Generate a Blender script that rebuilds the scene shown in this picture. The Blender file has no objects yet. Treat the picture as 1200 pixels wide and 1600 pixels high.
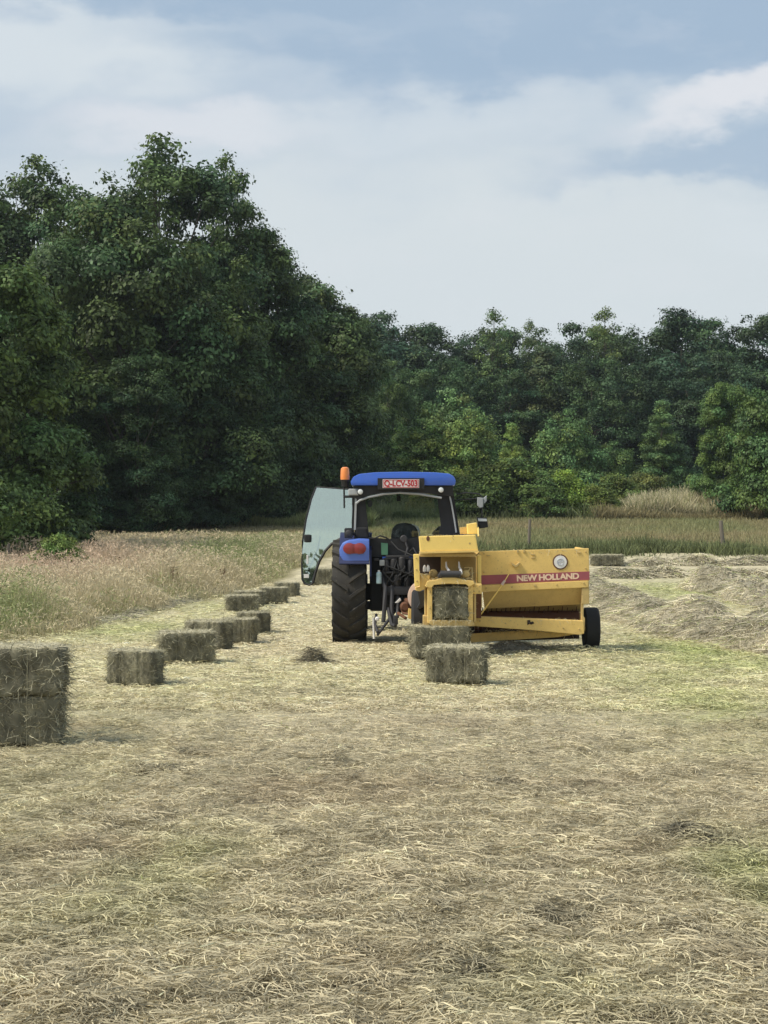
import bpy, bmesh, math
import numpy as np
from mathutils import Vector, Matrix

# ------------------------------------------------------------------ basics
F = 2525.0          # focal length in pixels of the 1200x1600 photograph
CH = 2.03           # camera height
SC = bpy.context.scene
COL = SC.collection
R_ = math.radians


def P(px, py, Y):
    return Vector(((px - 600) / F * Y, Y, CH + (800 - py) / F * Y))


def hash2(ix, iy, seed):
    n = (ix.astype(np.int64) * 374761393 + iy.astype(np.int64) * 668265263 + seed * 974634777) & 0xffffffff
    n = ((n ^ (n >> 13)) * 1274126177) & 0xffffffff
    n = n ^ (n >> 16)
    return (n & 0xffffff) / float(0xffffff)


def vn(x, y, scale, seed=0):
    x = np.asarray(x, float) / scale
    y = np.asarray(y, float) / scale
    ix, iy = np.floor(x), np.floor(y)
    fx, fy = x - ix, y - iy
    fx, fy = fx * fx * (3 - 2 * fx), fy * fy * (3 - 2 * fy)
    a, b = hash2(ix, iy, seed), hash2(ix + 1, iy, seed)
    c, d = hash2(ix, iy + 1, seed), hash2(ix + 1, iy + 1, seed)
    return (a * (1 - fx) + b * fx) * (1 - fy) + (c * (1 - fx) + d * fx) * fy


def softplus(v):
    return np.where(v > 20, v, np.log1p(np.exp(np.minimum(v, 20))))


def gz(x, y):
    x = np.asarray(x, float); y = np.asarray(y, float)
    z = .12 * softplus((y - 40) / 3) - .12 * softplus((y - 86) / 3)
    z = z + .05 * np.exp(-((y - 22.9) / .9) ** 2) * np.exp(-(x / 5) ** 4) - .05 * np.exp(-((y - 25.6) / 1.1) ** 2) * np.exp(-(x / 5) ** 4)
    z = z + (vn(x, y, 2.2, 3) - .5) * .05 + (vn(x, y, .7, 4) - .5) * .03 * (y < 60)
    return z


def sstep(a, b, v):
    t = np.clip((v - a) / (b - a), 0, 1)
    return t * t * (3 - 2 * t)


def edge_x(y):
    """x of the line between the cut field and the long meadow grass on the left"""
    return -5.75 + (y - 24) * (3.2 / 22) + (vn(y, y * 0, 2.5, 8) - .5) * .9


def blob(x, y, px, py, rx, ry):
    Y = CH * F / (py - 800)
    X = (px - 600) / F * Y
    return np.exp(-((x - X) / rx) ** 2 - ((y - Y) / ry) ** 2)


def field_col(x, y):
    x = np.asarray(x, float); y = np.asarray(y, float)
    pale = np.array([.74, .655, .44]); brown = np.array([.565, .495, .335]); green = np.array([.42, .47, .17]); red = np.array([.26, .185, .11])
    n = vn(x, y, 1.3, 11) * .6 + vn(x, y, .45, 12) * .4
    f = sstep(14.5, 19.5, y + (n - .5) * 4)
    c = brown[None] * (1 - f)[:, None] + pale[None] * f[:, None]
    g = (blob(x, y, 1080, 1090, 1.0, 2.8) * .55 + blob(x, y, 1190, 1370, .35, 1.0) * .6 + blob(x, y, 300, 1345, .35, .8) * .25
         + blob(x, y, 860, 1030, 1.8, 2.0) * .2 + blob(x, y, 1080, 1015, 1.1, 4.0) * .7 + blob(x, y, 190, 985, 1.4, 2.4) * .6
         + blob(x, y, 330, 950, 1.3, 4) * .45 + blob(x, y, 1080, 932, 1.7, 4.5) * .85 + blob(x, y, 900, 1560, .5, .6) * .18 + blob(x, y, 180, 1430, .5, .8) * .22
         + np.clip(vn(x, y, 2.7, 15) - .62, 0, 1) * .5 + .02)
    g = np.clip(g * (.45 + .8 * vn(x, y, .35, 16)), 0, .8)[:, None]
    c = c * (1 - g) + green[None] * g
    r = (np.clip(vn(x, y, .8, 17) - .66, 0, 1) * 1.3 * (y < 16))[:, None]
    c = c * (1 - r) + red[None] * r
    c = c * (.84 + .32 * vn(x, y, .3, 18))[:, None]
    return c


def ground_col(x, y):
    c = field_col(x, y) * .72
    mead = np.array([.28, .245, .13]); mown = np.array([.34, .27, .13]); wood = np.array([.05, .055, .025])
    m = sstep(-.25, .25, edge_x(y) - x) * (y > 8)
    c = c * (1 - m)[:, None] + mead[None] * m[:, None]
    m2 = sstep(55, 58, y + (vn(x, y, 3, 21) - .5) * 2)
    mm = mown[None] * (.8 + .4 * vn(x, y, 2.2, 22))[:, None]
    c = c * (1 - m2)[:, None] + mm * m2[:, None]
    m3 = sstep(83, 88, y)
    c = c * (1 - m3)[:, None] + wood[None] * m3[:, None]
    return c


# ------------------------------------------------------------------ materials
def newmat(name):
    m = bpy.data.materials.new(name); m.use_nodes = True
    nt = m.node_tree; nt.nodes.clear()
    out = nt.nodes.new('ShaderNodeOutputMaterial')
    return m, nt, out


def nd(nt, t, **k):
    n = nt.nodes.new(t)
    for a, v in k.items():
        setattr(n, a, v)
    return n


def mixc(nt, fac, a, b, mode='MIX'):
    n = nd(nt, 'ShaderNodeMix', data_type='RGBA', blend_type=mode)
    for sock, v in ((0, fac), (6, a), (7, b)):
        if isinstance(v, (int, float)): n.inputs[sock].default_value = v
        elif isinstance(v, tuple): n.inputs[sock].default_value = v if len(v) == 4 else v + (1,)
        else: nt.links.new(v, n.inputs[sock])
    return n.outputs[2]


def paint(name, col, rough=.45, dirt=.35, dirtcol=(.16, .12, .07), metal=0, scale=6, coat=0):
    m, nt, out = newmat(name)
    b = nd(nt, 'ShaderNodeBsdfPrincipled')
    tc = nd(nt, 'ShaderNodeTexCoord')
    n1 = nd(nt, 'ShaderNodeTexNoise'); n1.inputs['Scale'].default_value = scale; n1.inputs['Detail'].default_value = 6
    n1.inputs['Roughness'].default_value = .65
    nt.links.new(tc.outputs['Object'], n1.inputs['Vector'])
    mr = nd(nt, 'ShaderNodeMapRange'); mr.inputs[1].default_value = .42; mr.inputs[2].default_value = .78
    mr.inputs[4].default_value = dirt
    nt.links.new(n1.outputs['Fac'], mr.inputs[0])
    n2 = nd(nt, 'ShaderNodeTexNoise'); n2.inputs['Scale'].default_value = scale * 6; n2.inputs['Detail'].default_value = 3
    nt.links.new(tc.outputs['Object'], n2.inputs['Vector'])
    mr2 = nd(nt, 'ShaderNodeMapRange'); mr2.inputs[1].default_value = .62; mr2.inputs[2].default_value = .72; mr2.inputs[4].default_value = dirt * .9
    nt.links.new(n2.outputs['Fac'], mr2.inputs[0])
    c = mixc(nt, mr.outputs[0], col, tuple(a * .55 + b2 * .45 for a, b2 in zip(col, dirtcol)))
    c = mixc(nt, mr2.outputs[0], c, dirtcol)
    nt.links.new(c, b.inputs['Base Color'])
    ra = nd(nt, 'ShaderNodeMapRange'); ra.inputs[3].default_value = rough; ra.inputs[4].default_value = min(1, rough + .35)
    nt.links.new(n1.outputs['Fac'], ra.inputs[0]); nt.links.new(ra.outputs[0], b.inputs['Roughness'])
    b.inputs['Metallic'].default_value = metal
    b.inputs['Coat Weight'].default_value = coat
    bp = nd(nt, 'ShaderNodeBump'); bp.inputs['Strength'].default_value = .12; bp.inputs['Distance'].default_value = .02
    nt.links.new(n1.outputs['Fac'], bp.inputs['Height']); nt.links.new(bp.outputs[0], b.inputs['Normal'])
    nt.links.new(b.outputs[0], out.inputs[0])
    return m


def attr_mat(name, transl=.25, rough=.75, objcol=False, noise=0):
    m, nt, out = newmat(name)
    at = nd(nt, 'ShaderNodeAttribute', attribute_name='Col')
    c = at.outputs['Color']
    if objcol:
        oi = nd(nt, 'ShaderNodeObjectInfo')
        c = mixc(nt, 1.0, c, oi.outputs['Color'], 'MULTIPLY')
    if noise:
        tc = nd(nt, 'ShaderNodeTexCoord')
        nn = nd(nt, 'ShaderNodeTexNoise'); nn.inputs['Scale'].default_value = noise; nn.inputs['Detail'].default_value = 8; nn.inputs['Roughness'].default_value = .7
        nt.links.new(tc.outputs['Object'], nn.inputs['Vector'])
        rr = nd(nt, 'ShaderNodeMapRange'); rr.inputs[1].default_value = .3; rr.inputs[2].default_value = .7; rr.inputs[3].default_value = .45; rr.inputs[4].default_value = 1.3
        nt.links.new(nn.outputs['Fac'], rr.inputs[0])
        mm = nd(nt, 'ShaderNodeVectorMath', operation='SCALE')
        nt.links.new(c, mm.inputs[0]); nt.links.new(rr.outputs[0], mm.inputs['Scale'])
        c = mm.outputs[0]
    b = nd(nt, 'ShaderNodeBsdfPrincipled'); b.inputs['Roughness'].default_value = rough
    b.inputs['Specular IOR Level'].default_value = .25
    nt.links.new(c, b.inputs['Base Color'])
    if noise:
        bp = nd(nt, 'ShaderNodeBump'); bp.inputs['Strength'].default_value = .6; bp.inputs['Distance'].default_value = .03
        nt.links.new(nn.outputs['Fac'], bp.inputs['Height']); nt.links.new(bp.outputs[0], b.inputs['Normal'])
    if transl:
        t = nd(nt, 'ShaderNodeBsdfTranslucent'); nt.links.new(c, t.inputs[0])
        mx = nd(nt, 'ShaderNodeMixShader'); mx.inputs[0].default_value = transl
        nt.links.new(b.outputs[0], mx.inputs[1]); nt.links.new(t.outputs[0], mx.inputs[2])
        nt.links.new(mx.outputs[0], out.inputs[0])
    else:
        nt.links.new(b.outputs[0], out.inputs[0])
    return m


def glass(name, tint, refl, rough=.02):
    m, nt, out = newmat(name)
    t = nd(nt, 'ShaderNodeBsdfTransparent'); t.inputs[0].default_value = tint + (1,)
    g = nd(nt, 'ShaderNodeBsdfGlossy'); g.inputs['Roughness'].default_value = rough
    g.inputs['Color'].default_value = (.86, .94, .90, 1)
    mx = nd(nt, 'ShaderNodeMixShader'); mx.inputs[0].default_value = refl
    nt.links.new(t.outputs[0], mx.inputs[1]); nt.links.new(g.outputs[0], mx.inputs[2])
    nt.links.new(mx.outputs[0], out.inputs[0])
    return m


M = {}
M['yellow'] = paint('yellow_paint', (.78, .54, .175), .5, .6, (.30, .19, .08))
M['yellow_bright'] = paint('bright_yellow_paint', (.92, .66, .19), .45, .2, (.35, .20, .08))
M['yellow_dull'] = paint('worn_shaded_yellow_paint', (.55, .40, .16), .65, .5, (.18, .12, .06))  # worn yellow, also darkened to paint shade on under and inner panels
M['rust'] = paint('rusty_metal', (.14, .06, .03), .85, .6, (.05, .025, .02))
M['dark_inside'] = paint('inside_shade', (.03, .018, .014), .8, .4, (.06, .04, .03))  # near-black colour painting the shade inside the baler openings
M['red_stripe'] = paint('faded_red_stripe', (.33, .08, .10), .5, .35, (.25, .10, .08))
M['letter'] = paint('cream_lettering', (.80, .58, .42), .5, .1)
M['white_paint'] = paint('white_paint', (.8, .78, .76), .4, .15, (.5, .42, .35))
M['brown'] = paint('brown_ring', (.13, .06, .035), .5, .1)
M['grey'] = paint('grey_metal', (.30, .30, .30), .45, .4, (.15, .12, .09), .5)
M['mark_grey'] = paint('pale_grey_marking', (.50, .52, .58), .5, .1)
M['steel'] = paint('dark_steel', (.06, .06, .065), .5, .5, (.12, .10, .08), .5)
M['black'] = paint('black_paint', (.012, .012, .013), .4, .3, (.05, .045, .04))
M['blackdust'] = paint('dusty_black_metal', (.014, .015, .017), .7, .4, (.05, .045, .04), scale=9)
M['rubber'] = paint('dusty_rubber', (.03, .028, .025), .8, .8, (.12, .105, .08), scale=3)
M['rubber_dark'] = paint('black_rubber', (.016, .016, .017), .7, .3, (.04, .037, .034), scale=4)
M['blue'] = paint('blue_paint', (.035, .12, .56), .28, .22, (.13, .16, .25), coat=.5)
M['blue_pale'] = paint('pale_blue_paint', (.10, .19, .62), .35, .35, (.22, .25, .33), coat=.3)  # lighter blue used on the fender ends
M['blue_dark'] = paint('dark_blue_paint', (.012, .02, .085), .4, .3, (.04, .04, .06))
M['red_lens'] = paint('red_lens', (.25, .022, .022), .25, .1, coat=.6)
M['orange_lens'] = paint('orange_lens', (.85, .26, .05), .3, .1, coat=.6)  # orange brightened so the lens looks lit by colour alone
M['white_lens'] = paint('white_lens', (.75, .78, .78), .2, .1, coat=.6)
M['seal'] = paint('pale_seal', (.40, .42, .43), .5, .2)
M['green_label'] = paint('green_label', (.10, .26, .16), .5, .2)
M['bottle'] = paint('pale_bottle', (.42, .58, .62), .25, .1, coat=.5)
M['pinkish'] = paint('faded_pink_guard', (.62, .47, .40), .5, .2, (.4, .28, .2))
M['wood'] = paint('weathered_post', (.16, .14, .11), .9, .5, (.07, .06, .05), scale=12)
M['plate_white'] = paint('plate_white', (.78, .72, .72), .4, .05)
M['plate_red'] = paint('plate_red', (.45, .02, .03), .4, .05)
M['twine'] = paint('twine', (.32, .30, .20), .8, .1)
M['door_glass'] = glass('door_glass', (.74, .84, .77), .52, .01)
M['cab_glass'] = glass('cab_glass', (.95, .975, .955), .025)
M['mirror'] = glass('mirror_reflection', (.1, .1, .1), .9)
M['straw'] = attr_mat('straw', .2, .7)
M['hay'] = attr_mat('hay_mass', 0, .9, noise=9)
M['grass'] = attr_mat('grass_blades', .3, .6)
M['leaf'] = attr_mat('leaves', .25, .55, objcol=True)
M['ground'] = attr_mat('field_ground', 0, .95, noise=7)
M['bark'] = paint('bark', (.07, .06, .045), .9, .5, (.03, .03, .025), scale=3)


# ------------------------------------------------------------------ object helpers
def prop(o, label=None, cat=None, group=None, kind=None):
    if label: o['label'] = label
    if cat: o['category'] = cat
    if group: o['group'] = group
    if kind: o['kind'] = kind
    return o


def empty(name, loc, rz=0):
    o = bpy.data.objects.new(name, None); COL.objects.link(o)
    o.location = loc; o.rotation_euler = (0, 0, rz); o.empty_display_size = .3
    return o


def np_mesh(name, v, q, col=None, smooth=False):
    me = bpy.data.meshes.new(name)
    v = np.asarray(v, np.float32).reshape(-1, 3); q = np.asarray(q, np.int32).reshape(-1, 4)
    me.vertices.add(len(v)); me.vertices.foreach_set('co', v.ravel())
    me.loops.add(q.size); me.loops.foreach_set('vertex_index', q.ravel())
    me.polygons.add(len(q)); me.polygons.foreach_set('loop_start', np.arange(0, q.size, 4, dtype=np.int32))
    me.polygons.foreach_set('loop_total', np.full(len(q), 4, np.int32))
    if smooth: me.polygons.foreach_set('use_smooth', np.ones(len(q), bool))
    me.update(calc_edges=True)
    if col is not None:
        a = me.attributes.new('Col', 'FLOAT_COLOR', 'POINT')
        c = np.ones((len(v), 4), np.float32); c[:, :3] = col
        a.data.foreach_set('color', c.ravel())
    return me


def link(name, me, mat, parent=None, loc=None):
    me.materials.append(mat) if not me.materials else None
    o = bpy.data.objects.new(name, me); COL.objects.link(o)
    if parent: o.parent = parent
    if loc is not None: o.location = loc
    return o


class MB:
    """collects shapes and links them as ONE mesh object"""
    def __init__(s): s.bm = bmesh.new()

    def _take(s, b):
        me = bpy.data.meshes.new('t'); b.to_mesh(me); b.free(); s.bm.from_mesh(me); bpy.data.meshes.remove(me)

    def box(s, x0, x1, y0, y1, z0, z1, bev=.008, seg=2):
        b = bmesh.new()
        bmesh.ops.create_cube(b, size=1)
        for v in b.verts:
            v.co = Vector((x0 + (v.co.x + .5) * (x1 - x0), y0 + (v.co.y + .5) * (y1 - y0), z0 + (v.co.z + .5) * (z1 - z0)))
        if bev: bmesh.ops.bevel(b, geom=b.edges[:], offset=min(bev, .45 * min(abs(x1 - x0), abs(y1 - y0), abs(z1 - z0))), segments=seg, affect='EDGES', profile=.6)
        s._take(b); return s

    def hull8(s, a, c, bev=.006):
        """box between rear polygon a (list of 3D) and front polygon c"""
        b = bmesh.new()
        va = [b.verts.new(p) for p in a]; vc = [b.verts.new(p) for p in c]
        b.faces.new(va); b.faces.new(vc[::-1]); n = len(a)
        for i in range(n):
            b.faces.new((va[(i + 1) % n], va[i], vc[i], vc[(i + 1) % n]))
        bmesh.ops.recalc_face_normals(b, faces=b.faces[:])
        if bev: bmesh.ops.bevel(b, geom=b.edges[:], offset=bev, segments=2, affect='EDGES', profile=.6)
        s._take(b); return s

    def tube(s, pts, r, seg=8, r1=None):
        b = bmesh.new(); pts = [Vector(p) for p in pts]; n = len(pts); rings = []
        for i, p in enumerate(pts):
            d = (pts[min(i + 1, n - 1)] - pts[max(i - 1, 0)]).normalized()
            u = d.cross(Vector((0, 0, 1)));
            if u.length < .1: u = d.cross(Vector((1, 0, 0)))
            u.normalize(); w = d.cross(u)
            rr = r if r1 is None else r + (r1 - r) * i / (n - 1)
            rings.append([b.verts.new(p + (u * math.cos(2 * math.pi * k / seg) + w * math.sin(2 * math.pi * k / seg)) * rr) for k in range(seg)])
        for i in range(n - 1):
            for k in range(seg):
                b.faces.new((rings[i][k], rings[i][(k + 1) % seg], rings[i + 1][(k + 1) % seg], rings[i + 1][k]))
        b.faces.new(rings[0][::-1]); b.faces.new(rings[-1])
        s._take(b); return s

    def lathe(s, c, axis, prof, seg=32, sx=1, sz=1):
        """prof: list of (offset along axis, radius)"""
        b = bmesh.new(); c = Vector(c); rings = []
        ax = {'x': Vector((1, 0, 0)), 'y': Vector((0, 1, 0)), 'z': Vector((0, 0, 1))}[axis]
        u = {'x': Vector((0, 1, 0)), 'y': Vector((sx, 0, 0)), 'z': Vector((1, 0, 0))}[axis]
        w = {'x': Vector((0, 0, 1)), 'y': Vector((0, 0, sz)), 'z': Vector((0, 1, 0))}[axis]
        for o, r in prof:
            rings.append([b.verts.new(c + ax * o + (u * math.cos(2 * math.pi * k / seg) + w * math.sin(2 * math.pi * k / seg)) * max(r, 1e-4)) for k in range(seg)])
        for i in range(len(rings) - 1):
            for k in range(seg):
                b.faces.new((rings[i][k], rings[i][(k + 1) % seg], rings[i + 1][(k + 1) % seg], rings[i + 1][k]))
        b.faces.new(rings[0][::-1]); b.faces.new(rings[-1])
        bmesh.ops.recalc_face_normals(b, faces=b.faces[:])
        s._take(b); return s

    def build(s, name, mat, parent=None, smooth=False, shift=None):
        if shift is not None: bmesh.ops.translate(s.bm, verts=s.bm.verts[:], vec=shift)
        if smooth:
            for f in s.bm.faces: f.smooth = True
        me = bpy.data.meshes.new(name); s.bm.to_mesh(me); s.bm.free()
        if smooth:
            try: me.set_sharp_from_angle(angle=R_(38))
            except Exception: pass
        return link(name, me, mat, parent)


# ------------------------------------------------------------------ ribbons (straws, blades)
def ribbons(p0, th, ph, L, W, curl, droop, roll, segs, col, taper=0.0, tipcol=None):
    N = len(p0); t = np.linspace(0, 1, segs + 1)
    d = np.stack([np.cos(ph) * np.cos(th), np.cos(ph) * np.sin(th), np.sin(ph)], 1)
    s = np.stack([-np.sin(th), np.cos(th), th * 0], 1)
    n = np.cross(d, s)
    w = s * np.cos(roll)[:, None] + n * np.sin(roll)[:, None]
    pts = p0[:, None, :] + d[:, None, :] * (L[:, None] * t)[:, :, None] + s[:, None, :] * ((curl * L)[:, None] * t ** 2)[:, :, None]
    pts[:, :, 2] -= (droop * L)[:, None] * t[None] ** 2
    ww = (W[:, None] * .5 * (1 - taper * t)[None])[:, :, None] * w[:, None, :]
    v = np.stack([pts - ww, pts + ww], 2)          # N, segs+1, 2, 3
    k = (segs + 1) * 2
    base = np.arange(N)[:, None] * k
    q = np.concatenate([base + np.array([2 * i, 2 * i + 1, 2 * i + 3, 2 * i + 2])[None] for i in range(segs)], 1).reshape(-1, 4)
    if tipcol is None:
        c = np.repeat(col, k, axis=0)
    else:
        tt = np.repeat(t, 2)[None, :, None] ** 1.6
        c = (col[:, None, :] * (1 - tt) + tipcol[:, None, :] * tt).reshape(-1, 3)
    return v.reshape(-1, 3), q, c


def joinparts(parts):
    vs, qs, cs, off = [], [], [], 0
    for v, q, c in parts:
        vs.append(v); qs.append(q + off); cs.append(c); off += len(v)
    return np.concatenate(vs), np.concatenate(qs), np.concatenate(cs)


# ------------------------------------------------------------------ camera, light, world
def setup():
    cd = bpy.data.cameras.new('camera'); cam = bpy.data.objects.new('camera', cd); COL.objects.link(cam)
    cd.sensor_fit = 'VERTICAL'; cd.sensor_height = 36; cd.lens = F / 1600 * 36
    cd.clip_start = .1; cd.clip_end = 3000
    cam.location = (0, 0, CH); cam.rotation_euler = (R_(90), 0, 0)
    SC.camera = cam
    sun_el, sun_az = 50, -108       # from the left, a little behind the camera
    sd = bpy.data.lights.new('sun', 'SUN'); so = bpy.data.objects.new('sun', sd); COL.objects.link(so)
    sd.energy = 3.15; sd.angle = R_(17); sd.color = (1, .93, .80)
    e, a = R_(sun_el), R_(sun_az)
    dirv = Vector((math.sin(a) * math.cos(e), math.cos(a) * math.cos(e), math.sin(e)))
    so.rotation_euler = dirv.to_track_quat('Z', 'Y').to_euler(); so.location = (-20, 10, 40)
    w = bpy.data.worlds.new('World'); SC.world = w; w.use_nodes = True
    nt = w.node_tree; nt.nodes.clear()
    out = nd(nt, 'ShaderNodeOutputWorld'); bg = nd(nt, 'ShaderNodeBackground'); bg.inputs[1].default_value = .1
    sky = nd(nt, 'ShaderNodeTexSky', sky_type='NISHITA'); sky.sun_disc = False
    sky.sun_elevation = e; sky.sun_rotation = a
    tc = nd(nt, 'ShaderNodeTexCoord')
    # soft warp of the direction so that the cloud banks get torn edges
    nz = nd(nt, 'ShaderNodeTexNoise'); nz.inputs['Scale'].default_value = 12; nz.inputs['Detail'].default_value = 6; nz.inputs['Roughness'].default_value = .55
    mp = nd(nt, 'ShaderNodeMapping'); mp.inputs['Scale'].default_value = (1, 1, 2.2)
    nt.links.new(tc.outputs['Generated'], mp.inputs[0]); nt.links.new(mp.outputs[0], nz.inputs['Vector'])
    sub = nd(nt, 'ShaderNodeVectorMath', operation='SUBTRACT'); sub.inputs[1].default_value = (.5, .5, .5)
    nt.links.new(nz.outputs['Color'], sub.inputs[0])
    scl = nd(nt, 'ShaderNodeVectorMath', operation='SCALE'); scl.inputs['Scale'].default_value = .085
    nt.links.new(sub.outputs[0], scl.inputs[0])
    add = nd(nt, 'ShaderNodeVectorMath', operation='ADD')
    nt.links.new(tc.outputs['Generated'], add.inputs[0]); nt.links.new(scl.outputs[0], add.inputs[1])

    def bank(px, py, rx, ry, rot, inner=.3):
        x, z = (px - 600) / F, (800 - py) / F
        m1 = nd(nt, 'ShaderNodeVectorMath', operation='SUBTRACT'); m1.inputs[1].default_value = (x, 1, z)
        nt.links.new(add.outputs[0], m1.inputs[0])
        m2 = nd(nt, 'ShaderNodeVectorRotate', rotation_type='Y_AXIS'); m2.inputs['Angle'].default_value = R_(rot)
        nt.links.new(m1.outputs[0], m2.inputs['Vector'])
        m3 = nd(nt, 'ShaderNodeVectorMath', operation='MULTIPLY'); m3.inputs[1].default_value = (F / rx, .6, F / ry)
        nt.links.new(m2.outputs[0], m3.inputs[0])
        ln = nd(nt, 'ShaderNodeVectorMath', operation='LENGTH'); nt.links.new(m3.outputs[0], ln.inputs[0])
        mr = nd(nt, 'ShaderNodeMapRange', interpolation_type='SMOOTHSTEP')
        mr.inputs[1].default_value = inner; mr.inputs[2].default_value = 1.25; mr.inputs[3].default_value = 1; mr.inputs[4].default_value = 0
        nt.links.new(ln.outputs['Value'], mr.inputs[0])
        return mr.outputs[0]
    K = 7.1
    blue = (.37 * K, .49 * K, .635 * K); white = (.69 * K, .755 * K, .80 * K); pink = (.76 * K, .785 * K, .83 * K)
    low = (.685 * K, .745 * K, .775 * K)
    n2 = nd(nt, 'ShaderNodeTexNoise'); n2.inputs['Scale'].default_value = 3.2; n2.inputs['Detail'].default_value = 7; n2.inputs['Roughness'].default_value = .5
    nt.links.new(mp.outputs[0], n2.inputs['Vector'])
    r2 = nd(nt, 'ShaderNodeMapRange'); r2.inputs[1].default_value = .35; r2.inputs[2].default_value = .68; r2.inputs[4].default_value = .5
    nt.links.new(n2.outputs['Fac'], r2.inputs[0])
    skyb = mixc(nt, .8, sky.outputs[0], blue)
    c = mixc(nt, r2.outputs[0], skyb, white)

    def put(c, fac, col, k):
        m = nd(nt, 'ShaderNodeMath', operation='MULTIPLY'); m.inputs[1].default_value = k
        nt.links.new(fac, m.inputs[0])
        return mixc(nt, m.outputs[0], c, col)
    # low pale haze bank from the horizon up
    sp = nd(nt, 'ShaderNodeSeparateXYZ'); nt.links.new(add.outputs[0], sp.inputs[0])
    lo = nd(nt, 'ShaderNodeMapRange', interpolation_type='SMOOTHSTEP'); lo.inputs[1].default_value = .17; lo.inputs[2].default_value = .27; lo.inputs[3].default_value = 1; lo.inputs[4].default_value = 0
    nt.links.new(sp.outputs['Z'], lo.inputs[0])
    c = put(c, lo.outputs[0], low, .93)
    c = put(c, bank(110, 115, 380, 90, 0), white, .9)
    c = put(c, bank(300, 225, 260, 45, 0), pink, .7)
    c = put(c, bank(640, 115, 460, 50, -3), blue, .85)
    c = put(c, bank(760, 205, 420, 45, 2), white, .45)
    c = put(c, bank(520, 15, 620, 45, 2), blue, .95)
    c = put(c, bank(1000, 75, 460, 75, 0), blue, .8)
    c = put(c, bank(1120, 185, 190, 42, 16), pink, .95)
    c = put(c, bank(1120, 262, 320, 36, 8), blue, .7)
    c = put(c, bank(1180, 370, 130, 60, 0), white, .5)
    n3 = nd(nt, 'ShaderNodeTexNoise'); n3.inputs['Scale'].default_value = 16; n3.inputs['Detail'].default_value = 7; n3.inputs['Roughness'].default_value = .6
    nt.links.new(mp.outputs[0], n3.inputs['Vector'])
    r3 = nd(nt, 'ShaderNodeMapRange'); r3.inputs[1].default_value = .52; r3.inputs[2].default_value = .75; r3.inputs[4].default_value = .18
    nt.links.new(n3.outputs['Fac'], r3.inputs[0]); c = mixc(nt, r3.outputs[0], c, pink)
    nt.links.new(c, bg.inputs[0]); nt.links.new(bg.outputs[0], out.inputs[0])
    SC.view_settings.view_transform = 'Standard'; SC.view_settings.look = 'None'
    SC.view_settings.exposure = .5; SC.view_settings.gamma = 1
    SC.cycles.max_bounces = 6; SC.cycles.diffuse_bounces = 3; SC.cycles.transparent_max_bounces = 12
    SC.cycles.volume_bounces = 0; SC.cycles.use_denoising = True
    SC.cycles.use_adaptive_sampling = True


# ------------------------------------------------------------------ ground
def build_ground():
    ys = np.concatenate([np.arange(-70, 4, 4), np.arange(4, 13, .07), np.arange(13, 30, .13), np.arange(30, 62, .35), np.arange(62, 100, 1.2), np.geomspace(100, 900, 26)])
    xh = np.concatenate([np.arange(0, 7, .09), np.arange(7, 26, .5), np.geomspace(26, 600, 24)])
    xs = np.concatenate([-xh[:0:-1], xh])
    X, Y = np.meshgrid(xs, ys); x, y = X.ravel(), Y.ravel()
    z = gz(x, y) + (vn(x, y, .16, 31) - .5) * .035 * (y < 35) * (np.abs(x) < 9)
    nx, ny = len(xs), len(ys)
    i = np.arange(nx * ny).reshape(ny, nx)
    q = np.stack([i[:-1, :-1], i[:-1, 1:], i[1:, 1:], i[1:, :-1]], -1).reshape(-1, 4)
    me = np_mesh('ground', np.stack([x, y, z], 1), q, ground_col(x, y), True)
    prop(link('ground', me, M['ground']), 'mown hay field rising gently to the woods', kind='structure')


def fluffz(x, y):
    return (vn(x, y, .22, 41) ** 2) * .075 + (vn(x, y, .9, 42)) * .02


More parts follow.
